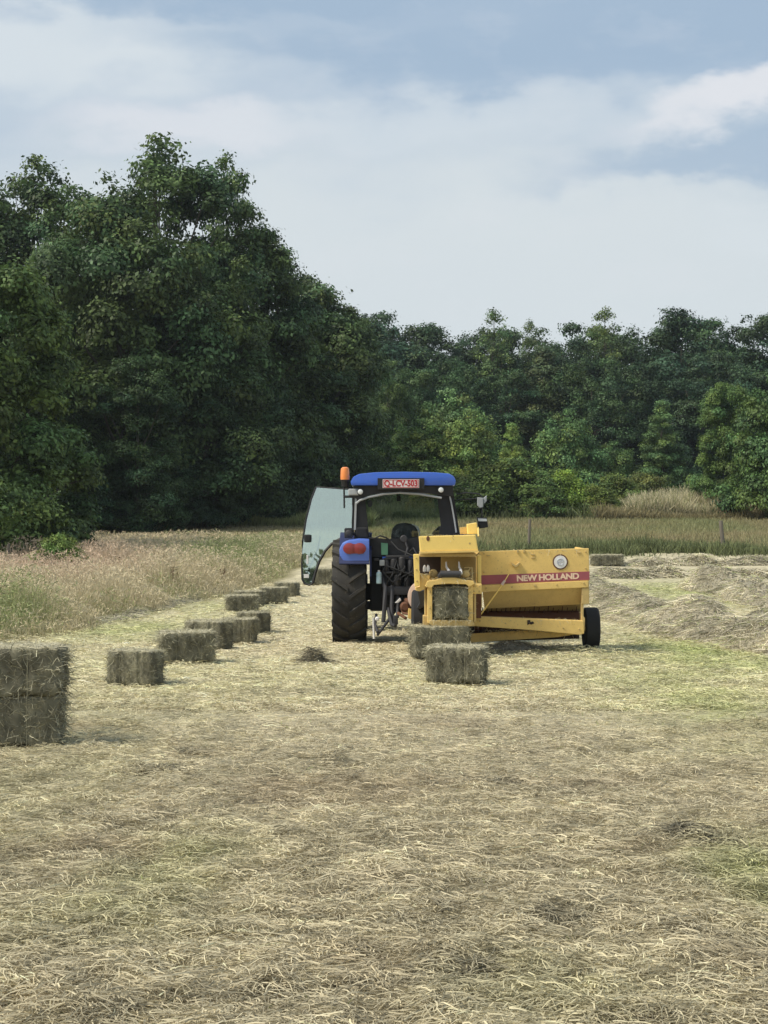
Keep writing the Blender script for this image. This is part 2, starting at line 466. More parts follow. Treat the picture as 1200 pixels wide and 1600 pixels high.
def build_litter():
    rng = np.random.default_rng(5)
    parts = []
    def batch(N, u0, u1, Lr, Wf, segs, seed):
        u = rng.uniform(u0, u1, N); Y = CH * F / u
        X = rng.uniform(-1, 1, N) * (.255 * Y + .8)
        keep = (X > edge_x(Y) - .5) | (Y < 9)
        X, Y = X[keep], Y[keep]; n = len(X)
        lump = vn(X, Y, .28, 45)
        z = gz(X, Y) + .004 + fluffz(X, Y) * rng.uniform(.1, 1, n)
        c = field_col(X, Y) * rng.uniform(.70, 1.24, n)[:, None]
        br = rng.random(n) < .05; c[br] *= 1.35
        dk = rng.random(n) < .10; c[dk] *= .5
        c = np.clip(c * (.8 + .4 * lump)[:, None], 0, .85)
        c[:, 1] *= rng.uniform(.97, 1.04, n)
        ph = np.abs(rng.normal(.08, .38, n)); L = rng.uniform(Lr[0], Lr[1], n) * rng.uniform(.5, 1.2, n)
        W = Wf[0] * rng.uniform(.6, 1.4, n) + Y * Wf[1]
        th = rng.uniform(0, 2 * np.pi, n)
        parts.append(ribbons(np.stack([X, Y, z], 1), th, ph, L, W, rng.normal(0, .35, n), ph * .9 + rng.uniform(0, .1, n), rng.normal(0, .6, n), segs, c, .35))
    batch(105000, 560, 850, (.04, .14), (.0034, .00010), 3, 1)
    batch(90000, 300, 570, (.05, .15), (.0032, .00018), 2, 2)
    batch(120000, 120, 310, (.06, .18), (.0040, .00030), 2, 3)
    # wads: little sheaves of straw lying the same way
    K = 4200; u = rng.uniform(330, 850, K); Yc = CH * F / u; Xc = rng.uniform(-1, 1, K) * (.255 * Yc + .6)
    thc = rng.uniform(0, 6.28, K); lc = rng.uniform(.6, 1.3, K); hc = rng.uniform(.0, .05, K); m = 20
    j = np.repeat(np.arange(K), m); n = len(j)
    X = Xc[j] + rng.normal(0, .05, n); Y = Yc[j] + rng.normal(0, .05, n)
    c = np.clip(field_col(X, Y) * (lc[j] * rng.uniform(.65, 1.3, n))[:, None], 0, .85)
    ph = np.abs(rng.normal(.1, .3, n))
    parts.append(ribbons(np.stack([X, Y, gz(X, Y) + .008 + fluffz(X, Y) + hc[j] * rng.random(n)], 1), thc[j] + rng.normal(0, .45, n), ph, rng.uniform(.04, .13, n), .0042 * rng.uniform(.6, 1.5, n) + Y * .00015, rng.normal(0, .6, n), ph + .1, rng.normal(0, .7, n), 3, c, .35))
    batch(900, 420, 850, (.14, .30), (.0035, .0003), 3, 4)
    v, q, c = joinparts(parts)
    o = link('straw_litter', np_mesh('straw_litter', v, q, c), M['straw'])
    prop(o, 'loose dry straw lying over the mown field', kind='stuff')
    # short green regrowth among the straw
    N = 60000
    u = rng.uniform(110, 800, N); Y = CH * F / u; X = rng.uniform(-1, 1, N) * (.255 * Y + .5)
    g = (.6 * blob(X, Y, 1080, 1090, .9, 2.6) + .7 * blob(X, Y, 1190, 1370, .3, .9) + .25 * blob(X, Y, 300, 1345, .35, .8) + .5 * blob(X, Y, 860, 1030, 1.8, 1.5)
         + .7 * blob(X, Y, 1080, 1015, 1.0, 3.5) + .8 * blob(X, Y, 190, 985, 1.4, 2.4) + .7 * blob(X, Y, 1080, 935, 1.7, 3.2) + .04)
    k = rng.random(N) < g * .6; X, Y = X[k], Y[k]; n = len(X)
    c = np.array([.27, .34, .10])[None] * rng.uniform(.6, 1.4, n)[:, None]
    p = np.stack([X, Y, gz(X, Y) + .005], 1)
    v, q, c = ribbons(p, rng.uniform(0, 6.28, n), rng.uniform(.5, 1.4, n), rng.uniform(.03, .08, n), .003 + Y * .00025, rng.normal(0, .3, n), rng.uniform(.1, .6, n), rng.uniform(0, 3, n), 2, c, .7)
    prop(link('green_stubble', np_mesh('green_stubble', v, q, c), M['grass']), 'short green grass regrowing through the straw', kind='stuff')


# ------------------------------------------------------------------ hay: windrows, clumps, bales
def windrow(name, pts, half, H, n_straw, seed, label, colmul=1.0, base=(.64, .58, .425), L=(.10, .26), W=.009, group='windrows of raked hay'):
    rng = np.random.default_rng(seed)
    pts = np.array(pts, float)
    seg = np.hypot(*(pts[1:] - pts[:-1]).T); s = np.concatenate([[0], np.cumsum(seg)]); T = s[-1]
    def at(t):
        x = np.interp(t, s, pts[:, 0]); y = np.interp(t, s, pts[:, 1])
        x2 = np.interp(t + .3, s, pts[:, 0]); y2 = np.interp(t + .3, s, pts[:, 1]); x1 = np.interp(t - .3, s, pts[:, 0]); y1 = np.interp(t - .3, s, pts[:, 1])
        dx, dy = x2 - x1, y2 - y1; l = np.hypot(dx, dy) + 1e-6
        return x, y, dx / l, dy / l
    def surf(t, u):
        x, y, dx, dy = at(t)
        wob = (vn(t, t * 0 + seed, 1.1, seed) - .5) * half * .7
        hw = half * (.75 + .5 * vn(t, t * 0 + seed, 1.4, seed + 1))
        px, py = x + dy * (u * hw + wob), y - dx * (u * hw + wob)
        prof = np.clip(1 - np.abs(u) ** 2.2, 0, 1)
        endf = np.clip(np.minimum(t, T - t) / .5, 0, 1)
        lump = .35 + .75 * vn(px, py, .6, seed + 2) * (.7 + .6 * vn(px, py, 1.7, seed + 4)) + .38 * (vn(px, py, .24, seed + 3) - .5) + .2 * (vn(px, py, .1, seed + 9) - .5)
        lump = np.minimum(lump, 1.15)
        # tumbled folds across the row
        return px, py, gz(px, py) - .02 + H * prof * lump * endf
    nt_ = max(8, int(T / .14)); nu = 15
    t = np.linspace(0, T, nt_); u = np.linspace(-1, 1, nu)
    TT, UU = np.meshgrid(t, u, indexing='ij')
    x, y, z = surf(TT.ravel(), UU.ravel())
    i = np.arange(nt_ * nu).reshape(nt_, nu)
    q = np.stack([i[:-1, :-1], i[1:, :-1], i[1:, 1:], i[:-1, 1:]], -1).reshape(-1, 4)
    b = np.array(base) * colmul
    cc = b[None] * .55 * (.7 + .6 * vn(x, y, .3, seed + 5))[:, None]  # core colour darkened to paint the shade between the straws
    parts = [(np.stack([x, y, z], 1), q, cc)]
    n = n_straw
    tt = rng.uniform(0, T, n); uu = rng.uniform(-1.05, 1.05, n)
    x, y, z = surf(tt, uu)
    c = b[None] * rng.uniform(.45, 1.35, n)[:, None] * (.5 + .95 * vn(x, y, .3, seed + 6))[:, None]
    gg = rng.random(n) < .12; c[gg] = c[gg] * np.array([.8, .95, .6])
    ph = rng.normal(.3, .5, n)
    parts.append(ribbons(np.stack([x, y, z - .01], 1), rng.uniform(0, 6.28, n), ph, rng.uniform(*L, n), W * rng.uniform(.6, 1.5, n) , rng.normal(0, .45, n), np.abs(ph) * .8 + .1, rng.uniform(-1.5, 1.5, n), 2, c, .3))
    v, q, c = joinparts(parts)
    o = link(name, np_mesh(name, v, q, c), M['straw'])
    return prop(o, label, 'windrow' if 'windrow' in name else 'hay clump', group)


def clump(px, py, rw, rd, H, seed, label, dark=.55, n=500):
    Y = CH * F / (py - 800); X = (px - 600) / F * Y
    rng = np.random.default_rng(seed)
    nu, nr = 20, 7
    a = np.linspace(0, 2 * np.pi, nu, endpoint=False); r = np.linspace(0, 1, nr)
    RR, AA = np.meshgrid(r, a, indexing='ij')
    def sf(rr, aa):
        k = 1 + .35 * (vn(aa * 2, aa * 0, 1, seed) - .5)
        x = X + rw * rr * np.cos(aa) * k; y = Y + rd * rr * np.sin(aa) * k
        return x, y, gz(x, y) - .01 + H * 1.35 * (1 - rr ** 2) * (.5 + .8 * vn(x, y, .1, seed + 1))
    x, y, z = sf(RR.ravel(), AA.ravel())
    i = np.arange(nu * nr).reshape(nr, nu); j = np.roll(i, -1, axis=1)
    q = np.stack([i[:-1], i[1:], j[1:], j[:-1]], -1).reshape(-1, 4)
    b = np.array([.46, .41, .28]) * dark
    parts = [(np.stack([x, y, z], 1), q, np.repeat(b[None] * .5, len(x), 0))]
    rr, aa = np.sqrt(rng.random(n)) * 1.15, rng.uniform(0, 6.28, n)
    x, y, z = sf(rr, aa); c = b[None] * rng.uniform(.5, 1.6, n)[:, None]
    ph = rng.normal(.2, .4, n)
    parts.append(ribbons(np.stack([x, y, np.maximum(z, gz(x, y) + .01)], 1), rng.uniform(0, 6.28, n), ph, rng.uniform(.05, .16, n) * (1 + Y / 40), .003 + Y * .0003 + np.zeros(n), rng.normal(0, .5, n), np.abs(ph), rng.uniform(-1.5, 1.5, n), 2, c, .3))
    v, q, c = joinparts(parts)
    prop(link('hay_clump', np_mesh('hay_clump', v, q, c), M['straw']), label, 'hay clump', 'dark clumps of hay left on the field')


def bale_meshes(seed, L=.80, W=.46, H=.42):
    """body with straws (origin at the base centre, long axis x) and twine loops"""
    rng = np.random.default_rng(seed)
    parts = []
    tint = np.array([.26, .245, .17])
    def face(o, ua, va, nu, nv, nrm):
        U, V = np.meshgrid(np.linspace(-1, 1, nu), np.linspace(-1, 1, nv), indexing='ij')
        p = np.array(o)[None] + U.ravel()[:, None] * np.array(ua)[None] + V.ravel()[:, None] * np.array(va)[None]
        i = np.arange(nu * nv).reshape(nu, nv)
        q = np.stack([i[:-1, :-1], i[1:, :-1], i[1:, 1:], i[:-1, 1:]], -1).reshape(-1, 4)
        return p, q
    hx, hy, hz = L / 2, W / 2, H / 2
    def deform(p):
        # rounding, twine grooves, lumps -- continuous over the whole surface
        c = np.array([0, 0, hz]); r = p - c
        n = r / np.array([hx, hy, hz]); m = (np.abs(n) ** 9).sum(1) ** (1 / 9.)
        r = r / np.maximum(m, 1)[:, None] ** .9
        g = 0
        for gx in (-.17 * L / .8, .17 * L / .8):
            g = g + np.exp(-((p[:, 0] - gx) / .022) ** 2)
        lum = vn(p[:, 0] * 1.0 + p[:, 1] * .9, p[:, 2] + p[:, 1] * .7, .09, seed) - .5
        lum2 = vn(p[:, 0] + p[:, 1] * .5, p[:, 2] * .6 - p[:, 1], .035, seed + 1) - .5
        flake = np.cos(p[:, 0] * 2 * np.pi / .105 + 3 * lum) * .006
        big = vn(p[:, 0] + p[:, 1] + 3, p[:, 2] - p[:, 1], .3, seed + 2) - .5
        k = 1 + (lum * .075 + lum2 * .05 + flake * 2 + big * .07 - g * .055)
        return c + r * k[:, None]
    pat = lambda p: (.35 + .75 * vn(p[:, 0] + p[:, 1], p[:, 2] * .8 + p[:, 1] * .5, .07, seed + 3) + .6 * vn(p[:, 0] + p[:, 1], p[:, 2] * .6 + p[:, 1] * .5, .19, seed + 6))
    cols = lambda p: tint[None] * .8 * pat(p)[:, None]
    for o, ua, va, nu, nv in (((0, -hy, hz), (hx, 0, 0), (0, 0, hz), 44, 22), ((0, hy, hz), (-hx, 0, 0), (0, 0, hz), 44, 22), ((-hx, 0, hz), (0, -hy, 0), (0, 0, hz), 24, 22),
                              ((hx, 0, hz), (0, hy, 0), (0, 0, hz), 24, 22), ((0, 0, H), (hx, 0, 0), (0, hy, 0), 44, 24), ((0, 0, 0), (-hx, 0, 0), (0, hy, 0), 12, 8)):
        p, q = face(o, ua, va, nu, nv, None)
        cb = cols(p)
        if o[2] == H: cb = np.array([.50, .46, .32])[None] * (.6 + .6 * vn(p[:, 0], p[:, 1], .06, seed + 8))[:, None]  # top face coloured paler, painting the light that falls on it
        parts.append((deform(p), q, cb))
    n = 3400
    f = rng.choice(5, n, p=[.24, .14, .13, .13, .36]); a, b = rng.uniform(-1, 1, n), rng.uniform(-1, 1, n)
    p = np.zeros((n, 3)); nr = np.zeros((n, 3))
    for k, (o, ua, va, nn) in enumerate((((0, -hy, hz), (hx, 0, 0), (0, 0, hz), (0, -1, 0)), ((0, hy, hz), (hx, 0, 0), (0, 0, hz), (0, 1, 0)), ((-hx, 0, hz), (0, hy, 0), (0, 0, hz), (-1, 0, 0)),
                                         ((hx, 0, hz), (0, hy, 0), (0, 0, hz), (1, 0, 0)), ((0, 0, H), (hx, 0, 0), (0, hy, 0), (0, 0, 1)))):
        mk = f == k
        p[mk] = np.array(o) + a[mk][:, None] * np.array(ua) + b[mk][:, None] * np.array(va); nr[mk] = nn
    pd = deform(p)
    d = nr * (rng.uniform(.0, .38, n) * np.where(f == 4, .45, 1))[:, None] + rng.normal(0, .6, (n, 3)) * np.where((f == 4)[:, None], np.array([1, 1, .12])[None], 1); d /= np.linalg.norm(d, axis=1)[:, None]
    dot = (d * nr).sum(1); d -= nr * np.minimum(dot, 0)[:, None]
    th = np.arctan2(d[:, 1], d[:, 0]); ph = np.arctan2(d[:, 2], np.hypot(d[:, 0], d[:, 1]))
    top = f == 4
    c = tint[None] * (rng.uniform(.45, 1.7, n) * pat(p))[:, None]
    hl = rng.random(n) < .06; c[hl] *= 1.8
    c[top] = np.array([.56, .52, .37]) * rng.uniform(.7, 1.3, top.sum())[:, None]  # top straws coloured paler too, as if lit from above
    parts.append(ribbons(pd - nr * .004, th, ph, rng.uniform(.03, .10, n) * np.where(top, .85, 1), np.full(n, .0055) * rng.uniform(.6, 1.4, n), rng.normal(0, .6, n), rng.uniform(0, .3, n), rng.uniform(-1.5, 1.5, n), 2, c, .3))
    v, q, c = joinparts(parts)
    body = np_mesh('bale_body', v, q, c); body.materials.append(M['straw'])
    tws = []
    for gx in (-.17 * L / .8, .17 * L / .8):
        mb = MB(); pts = []
        hy2, hz2 = hy * .955, hz * .955
        for (yy, zz) in ((-1, -1), (-1, -.5), (-1, 0), (-1, .5), (-1, .9), (-.9, 1), (0, 1), (.9, 1), (1, .9), (1, 0), (1, -.9), (.9, -1), (0, -1), (-.95, -1)):
            pts.append((gx, yy * hy2, hz + zz * hz2))
        mb.tube(pts, .004, 5)
        o = mb.build('twine', M['twine']); me = o.data; bpy.data.objects.remove(o); tws.append(me)
    return body, tws


def build_hay():
    protos = [bale_meshes(101, .80), bale_meshes(202, .74), bale_meshes(303, .84, .46, .43)]
    G = 'bales of hay dropped along the field'
    first = {}
    def bale(px, py, k, yaw, label, sc=1.0, z=0, Y=None, tilt=0, szx=(1, 1, 1), group=G):
        """px, py = middle of the bale's near bottom edge"""
        if Y is None:
            Y = CH * F / (py - 800)
            if Y > 38:
                lo_, hi_ = 30.0, 70.0
                for _ in range(40):
                    Y = (lo_ + hi_) / 2
                    if 800 + (CH - float(gz(3, Y))) / Y * F > py: lo_ = Y
                    else: hi_ = Y
        Yc = Y + .23 * sc
        X = (px - 600) / F * Yc
        zb = float(gz(X, Yc)) + .012 if z == 0 else z
        e = empty('hay_bale', (X, Yc, zb), R_(yaw)); e.rotation_euler = (R_(tilt), R_(tilt * .6), R_(yaw))
        e.scale = (sc * szx[0], sc * szx[1], sc * szx[2])
        body, tws = protos[k]
        for nm, me in [('packed_hay', body)] + [('twine', t) for t in tws]:
            o = bpy.data.objects.new(nm, me); COL.objects.link(o); o.parent = e
        prop(e, label, 'hay bale', group)
        return e
    bale(12, 1168, 2, 3, 'large dark hay bale cut off by the left edge, lower of the stacked pair', 1.0, szx=(1.12, 1, 1))
    bale(18, 1168, 0, -2, 'large dark hay bale on top of another bale at the left edge', 1.0, z=float(gz(-3.2, 14)) + .44, Y=13.92, szx=(1.15, 1.0, 1.04))
    bale(213, 1073, 1, -17, 'dark hay bale nearest after the stacked pair, standing apart at the left', .92, szx=(.86, .9, 1.06))
    bale(291, 1039, 0, 12, 'hay bale with pale top behind the one standing apart, widest of the row', .95, szx=(.93, 1, 1.05))
    bale(327, 1017, 1, -22, 'hay bale half hidden between the widest bale and the next pair', .97, szx=(.86, 1, 1.05))
    bale(373, 1000, 2, -8, 'tufted hay bale, nearer of the touching pair in the middle of the row', .97, szx=(.66, 1, .92))
    bale(397, 988, 1, -28, 'hay bale just behind and right of the tufted one in the row', .97, szx=(.62, 1, .86))
    bale(378, 958, 0, 6, 'pale topped hay bale set left of the row, beyond the tufted pair', .97, szx=(.8, 1, .82))
    bale(390, 950, 1, -6, 'hay bale partly hidden behind the pale topped one left of the row', .97, szx=(.85, 1, .80))
    bale(428, 946, 2, 10, 'far hay bale in the row, second from the open cab door', .97, szx=(.70, 1, .82))
    bale(449, 934, 1, -12, 'small far hay bale last in the row before the open cab door', .97, szx=(.72, 1, .78))
    bale(500, 915, 0, 0, 'hay bale seen behind the lower end of the open cab door', 1.0)
    bale(686, 1034, 2, 9, 'freshly dropped hay bale with pale top, right under the baler chute', 1.0, szx=(.90, 1, 1.02))
    bale(714, 1071, 0, -16, 'hay bale in front of the baler, nearer one of the two just dropped', .97, szx=(.86, .95, 1.07))
    bale(948, 880, 0, -4, 'flat dark hay bale far off beyond the red stripe end of the baler', 1.0, szx=(1.18, 1, .80), Y=49.2)
    # the bale held in the chamber
    c0 = P(703, 968, 22.05)
    e = bale(703, 968, 1, 90, 'hay bale squeezed in the open end of the yellow baler chamber', 1.0, z=c0.z, Y=22.02 + .14, group='bale in the chamber', szx=(1.1, 1.03, 1.07))
    del e['group']

    windrow('hay_windrow', [(6.6, 20.6), (5.9, 22.5), (5.35, 25.5), (4.9, 29), (4.6, 33), (4.55, 38), (4.7, 43)], .70, .58, 72000, 61, 'thick fluffy pale windrow running from the right edge up beside the baler wheel', W=.010)
    windrow('hay_windrow', [(8.8, 32), (8.4, 34.5), (8.2, 37.5), (8.1, 41)], .66, .56, 17000, 62, 'short pale windrow cut off by the right edge, beyond the thickest one', W=.013)
    windrow('hay_windrow', [(5.7, 44.6), (8, 44.9), (11.5, 44.4)], .5, .34, 13000, 63, 'windrow lying crosswise, nearer of the two far lines of hay', W=.015, L=(.15, .35))
    windrow('hay_windrow', [(7.35, 49.8), (9.5, 50.0), (13.2, 49.6)], .55, .34, 14000, 64, 'farthest windrow lying crosswise just before the fence line', W=.016, L=(.15, .35))
    windrow('hay_windrow', [(10.5, 42.6), (12.0, 42.9), (13.5, 42)], .4, .3, 3000, 69, 'small far windrow piece beside the right edge', W=.015, L=(.15, .35))
    windrow('hay_windrow', [(-6.6, 25), (-5.7, 28), (-5.1, 31), (-4.7, 34.5), (-4.25, 38), (-3.6, 43)], .42, .15, 18000, 65, 'low scruffy windrow along the edge of the long grass on the left', base=(.50, .46, .32), W=.009, L=(.1, .25))
    # heap of hay spilled under the baler pickup
    windrow('spilled_hay', [(1.25, 22.75), (1.9, 22.72), (2.45, 22.78)], .30, .16, 2500, 66, 'dark hay spilled on the ground under the baler pickup', .55, W=.007, L=(.08, .2), group='hay under the machine')
    for a in ((490, 1036, .19, .15, .13, 71, 'small dark tuft of hay left of the two dropped bales', .55, 500),
              (244, 1207, .20, .14, .035, 72, 'flat dark clump of hay right of the stacked pair of bales', .68, 450),
              (302, 1178, .11, .09, .03, 73, 'small dark spot of hay below the bale standing apart', .68, 220),
              (766, 1226, .20, .14, .045, 74, 'dark clump of hay straight below the nearer dropped bale', .68, 450),
              (1072, 1310, .24, .20, .08, 75, 'bristly dark clump of hay near the right edge', .55, 700),
              (850, 1438, .22, .18, .05, 76, 'dark grey patch of matted hay, largest clump of the foreground', .6, 750),
              (560, 1378, .07, .06, .03, 77, 'small dark tuft of hay in the middle of the foreground', .45, 180),
              (490, 1362, .06, .05, .03, 78, 'tiny dark tuft of hay beside another in the foreground', .45, 150),
              (745, 1530, .14, .10, .05, 79, 'dark clump of hay near the bottom edge', .68, 450)):
        clump(*a)


# ------------------------------------------------------------------ grass
def grass(name, X, Y, Hm, col, tip, seed, label, W0=.004, Wk=.00028, segs=2, heads=None, z0=0):
    rng = np.random.default_rng(seed); n = len(X)
    p = np.stack([X, Y, gz(X, Y) - .01 + z0], 1)
    ph = rng.normal(1.35, .22, n)
    L = Hm * rng.uniform(.5, 1.15, n)
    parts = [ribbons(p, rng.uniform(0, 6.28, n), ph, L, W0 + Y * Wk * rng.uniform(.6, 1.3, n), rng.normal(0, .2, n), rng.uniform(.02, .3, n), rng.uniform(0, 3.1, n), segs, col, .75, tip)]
    v, q, c = joinparts(parts)
    return prop(link(name, np_mesh(name, v, q, c), M['grass']), label, kind='stuff')


def build_grass():
    rng = np.random.default_rng(77)
    # long meadow grass on the left
    N = 260000
    Y = 24 + (64 - 24) * rng.random(N) ** 1.15; X = -(.26 * Y + 1.5) + rng.random(N) * (.26 * Y + 1.5 - 0)
    k = (X < edge_x(Y) - .12 - .3 * rng.random(N)) & (Y < 60 + 4 * vn(X, Y, 5, 51)); X, Y = X[k], Y[k]; n = len(X)
    dens = vn(X, Y, 1.3, 52)
    pinkz = np.clip(blob(X, Y, 60, 920, 3.2, 7) * 1.3 + blob(X, Y, 250, 880, 2.5, 8) * .4, 0, 1)
    greenz = np.clip(blob(X, Y, 0, 985, .8, 2.2) * 1.3 + blob(X, Y, 335, 905, 1.0, 5) * .9 + blob(X, Y, 410, 890, 1.3, 7) * .7 + np.clip(vn(X, Y, 2.4, 53) - .5, 0, 1) * 1.3, 0, 1)
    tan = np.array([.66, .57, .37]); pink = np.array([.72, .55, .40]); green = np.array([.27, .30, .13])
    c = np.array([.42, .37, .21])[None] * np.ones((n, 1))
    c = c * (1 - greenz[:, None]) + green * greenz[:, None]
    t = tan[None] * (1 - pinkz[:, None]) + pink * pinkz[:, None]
    isg = (rng.random(n) < greenz * .85)[:, None]
    t = np.where(isg, green[None] * 1.25, t)
    f = rng.uniform(.65, 1.3, n)[:, None]
    H = (.36 + .55 * dens) * np.clip((edge_x(Y) - X) / 1.5 + .25 * (dens - .5), .22, 1)
    H = H * np.where(Y > 50, np.clip(1 - (Y - 50) / 22, .4, 1), 1)
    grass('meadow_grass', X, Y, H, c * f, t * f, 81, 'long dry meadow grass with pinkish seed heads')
    # hazy seed heads: short fine tips near the grass tops
    N = 60000
    j = rng.integers(0, n, N); Xh, Yh = X[j] + rng.normal(0, .05, N), Y[j] + rng.normal(0, .05, N)
    hh = H[j] * rng.uniform(.75, 1.2, N)
    cc = (t[j]) * rng.uniform(.75, 1.15, N)[:, None]
    v, q, c2 = ribbons(np.stack([Xh, Yh, gz(Xh, Yh) + hh], 1), rng.uniform(0, 6.28, N), rng.normal(.8, .5, N), rng.uniform(.05, .13, N), .010 + Yh * .0003, rng.normal(0, .4, N), rng.uniform(0, .6, N), rng.uniform(0, 3, N), 2, cc, .8)
    prop(link('seed_heads', np_mesh('seed_heads', v, q, c2), M['grass']), 'feathery seed heads of the meadow grass', kind='stuff')
    # mown brown strip and right hand meadow
    N = 120000
    Y = rng.uniform(56, 84, N); X = rng.uniform(-1, 1, N) * (.26 * Y + 2)
    k = ((X > 0) & (Y > 55.2 + 3.5 * vn(X, X * 0, 1.2, 68))) | (Y > 60); X, Y = X[k], Y[k]; n = len(X)
    g = np.clip(vn(X, Y, 3, 56) * 1.2 + .3 * (X > 0) - .35 + .4 * (vn(X, Y, .8, 57) - .5), 0, 1)[:, None]
    c = np.array([.37, .32, .18])[None] * (1 - g) + np.array([.27, .29, .14])[None] * g
    c = c * rng.uniform(.7, 1.3, n)[:, None]
    grass('field_grass', X, Y, np.where(X > 0, .28, .15), c * .8, c, 82, 'short brownish grass in the field before the woods', Wk=.0004, segs=1)
    # green verge along the fence on the right
    N = 30000
    X = rng.uniform(1.5, 17, N); Y = 55.0 + rng.normal(0, .9, N) + 1.6 * vn(X, X * 0, 1.6, 57); n = N
    k = rng.random(N) < np.clip(1.9 * vn(X, Y, 1.3, 58) - .45, .05, 1); X, Y = X[k], Y[k]; n = len(X)
    c = np.array([.135, .155, .068])[None] * rng.uniform(.5, 1.7, n)[:, None]
    grass('verge_grass', X, Y, .12 + .6 * vn(X, Y, 1.1, 59) ** 1.5, c * .8, c * 1.3, 83, 'dark green weeds and grass along the fence posts', Wk=.0005)
    # rough grass under the wood's edge
    N = 60000
    X = rng.uniform(-20, 22, N); Y = 80 + rng.uniform(0, 1, N) ** 1.5 * 9
    k = ~((X > 3.5) & (X < 10.5) & (rng.random(N) < .8)); X, Y = X[k], Y[k]; n = len(X)
    c = np.where((X < 10.5)[:, None], np.array([.17, .20, .085])[None], np.array([.30, .26, .14])[None]) * rng.uniform(.6, 1.4, n)[:, None]
    grass('woodland_edge_grass', X, Y, .45 + .7 * vn(X, Y, 2.5, 60), c * .7, c * 1.1, 84, 'rough grass along the foot of the woods', Wk=.0006)
    N = 12000
    X = rng.uniform(-9, -.5, N); Y = 73 + rng.uniform(0, 1, N) ** 1.5 * 3.5 + .6 * vn(X, X * 0, 2, 66)
    c = np.array([.27, .29, .12])[None] * rng.uniform(.6, 1.4, N)[:, None]
    grass('wood_verge', X, Y, .30 + .7 * vn(X, Y, 1.6, 67) ** 1.5, c * .8, c * 1.2, 86, 'pale green verge before the left wood', Wk=.0005)
    # tan reeds
    N = 26000
    X = rng.uniform(11.3, 19.5, N); Y = rng.uniform(81, 86.5, N); n = N
    dens = vn(X, Y, 1.6, 61)
    c = np.where((rng.random(n) < .3)[:, None], np.array([.26, .28, .13])[None], np.array([.66, .59, .39])[None]) * rng.uniform(.6, 1.3, n)[:, None]
    hump = np.clip(np.minimum(X - 11, 20 - X) / 2, .25, 1)
    grass('reeds', X, Y, (.7 + 1.1 * dens) * hump, c * .6, c * 1.15, 85, 'stand of tall tan reeds below the wood on the right', Wk=.0006)


# ------------------------------------------------------------------ trees
def crown_mesh(name, seed, H, R, base, prof, nl, per, leaf, lobe, flat=.8, inner=.25, strag=0.06):
    rng = np.random.default_rng(seed)
    hs, rs, ls = [], [], []
    cen = []
    tries = 0
    while len(cen) < nl and tries < nl * 30:
        tries += 1
        h = rng.random(); r = prof(h)
        if rng.random() > r + .15: continue
        s = rng.uniform(*lobe) * R * (.6 + .4 * r)
        rad = max(0, R * r - s * .7) * (1 if rng.random() > inner else rng.random()) * rng.uniform(.85, 1.08)
        a = rng.uniform(0, 2 * np.pi)
        asym = 1 + .22 * math.sin(a * 2 + seed) + .12 * math.sin(a * 3 + seed * 2 + h * 5)
        cen.append((rad * asym * math.cos(a), rad * asym * math.sin(a), base + h * (H - base - s * .5), s))
    C = np.array(cen); K = len(C)
    SP = 7
    w = C[:, 3] ** 2; m = nl * per // SP; si = rng.choice(K, m, p=w / w.sum())
    d = rng.normal(0, 1, (m, 3)); d /= np.linalg.norm(d, axis=1)[:, None]
    d[:, 2] = np.where(d[:, 2] < -.35, -d[:, 2], d[:, 2])
    sq = rng.uniform(.75, 1.25, (K, 3)) * np.array([1, 1, flat])
    rr = rng.uniform(0, 1, m) ** .22 * rng.uniform(.82, 1.16, m)
    st = rng.random(m) < strag; rr[st] *= rng.uniform(1.0, 1.22, st.sum())
    sc_ = C[si, :3] + d * (C[si, 3] * rr)[:, None] * sq[si]
    sw = leaf * rng.uniform(.7, 1.7, m)
    j = np.repeat(np.arange(m), SP); n = len(j); idx = si[j]
    p = sc_[j] + np.clip(rng.normal(0, 1, (n, 3)), -1.9, 1.9) * (sw[j] * np.array([[1], [1], [.6]]).T.mean())[:, None] * np.array([1.1, 1.1, .7])
    nn = d[j] * 1.3 + rng.normal(0, .42, (n, 3)) + np.array([0, 0, .35]); nn /= np.linalg.norm(nn, axis=1)[:, None]
    t = np.cross(nn, rng.normal(0, 1, (n, 3))); t /= np.linalg.norm(t, axis=1)[:, None] + 1e-9
    b = np.cross(nn, t)
    sz = leaf * rng.uniform(.55, 1.25, n)[:, None]
    v = np.stack([p - t * sz * .62, p - b * sz * .36 + nn * sz * .05, p + t * sz * .62, p + b * sz * .36 + nn * sz * .05], 1).reshape(-1, 3)
    q = np.arange(n * 4).reshape(-1, 4)
    lt = rng.uniform(.62, 1.45, K); hue = rng.uniform(-1, 1, K); ls_ = rng.uniform(.6, 1.5, m)
    c = np.stack([.074 + .015 * hue[idx], .115 + .006 * hue[idx], .043 - .006 * hue[idx]], 1)
    c = c * (lt[idx] * ls_[j] * rng.uniform(.75, 1.3, n))[:, None]
    me = np_mesh(name, v, q, np.repeat(c, 4, axis=0)); me.materials.append(M['leaf'])
    return me, C


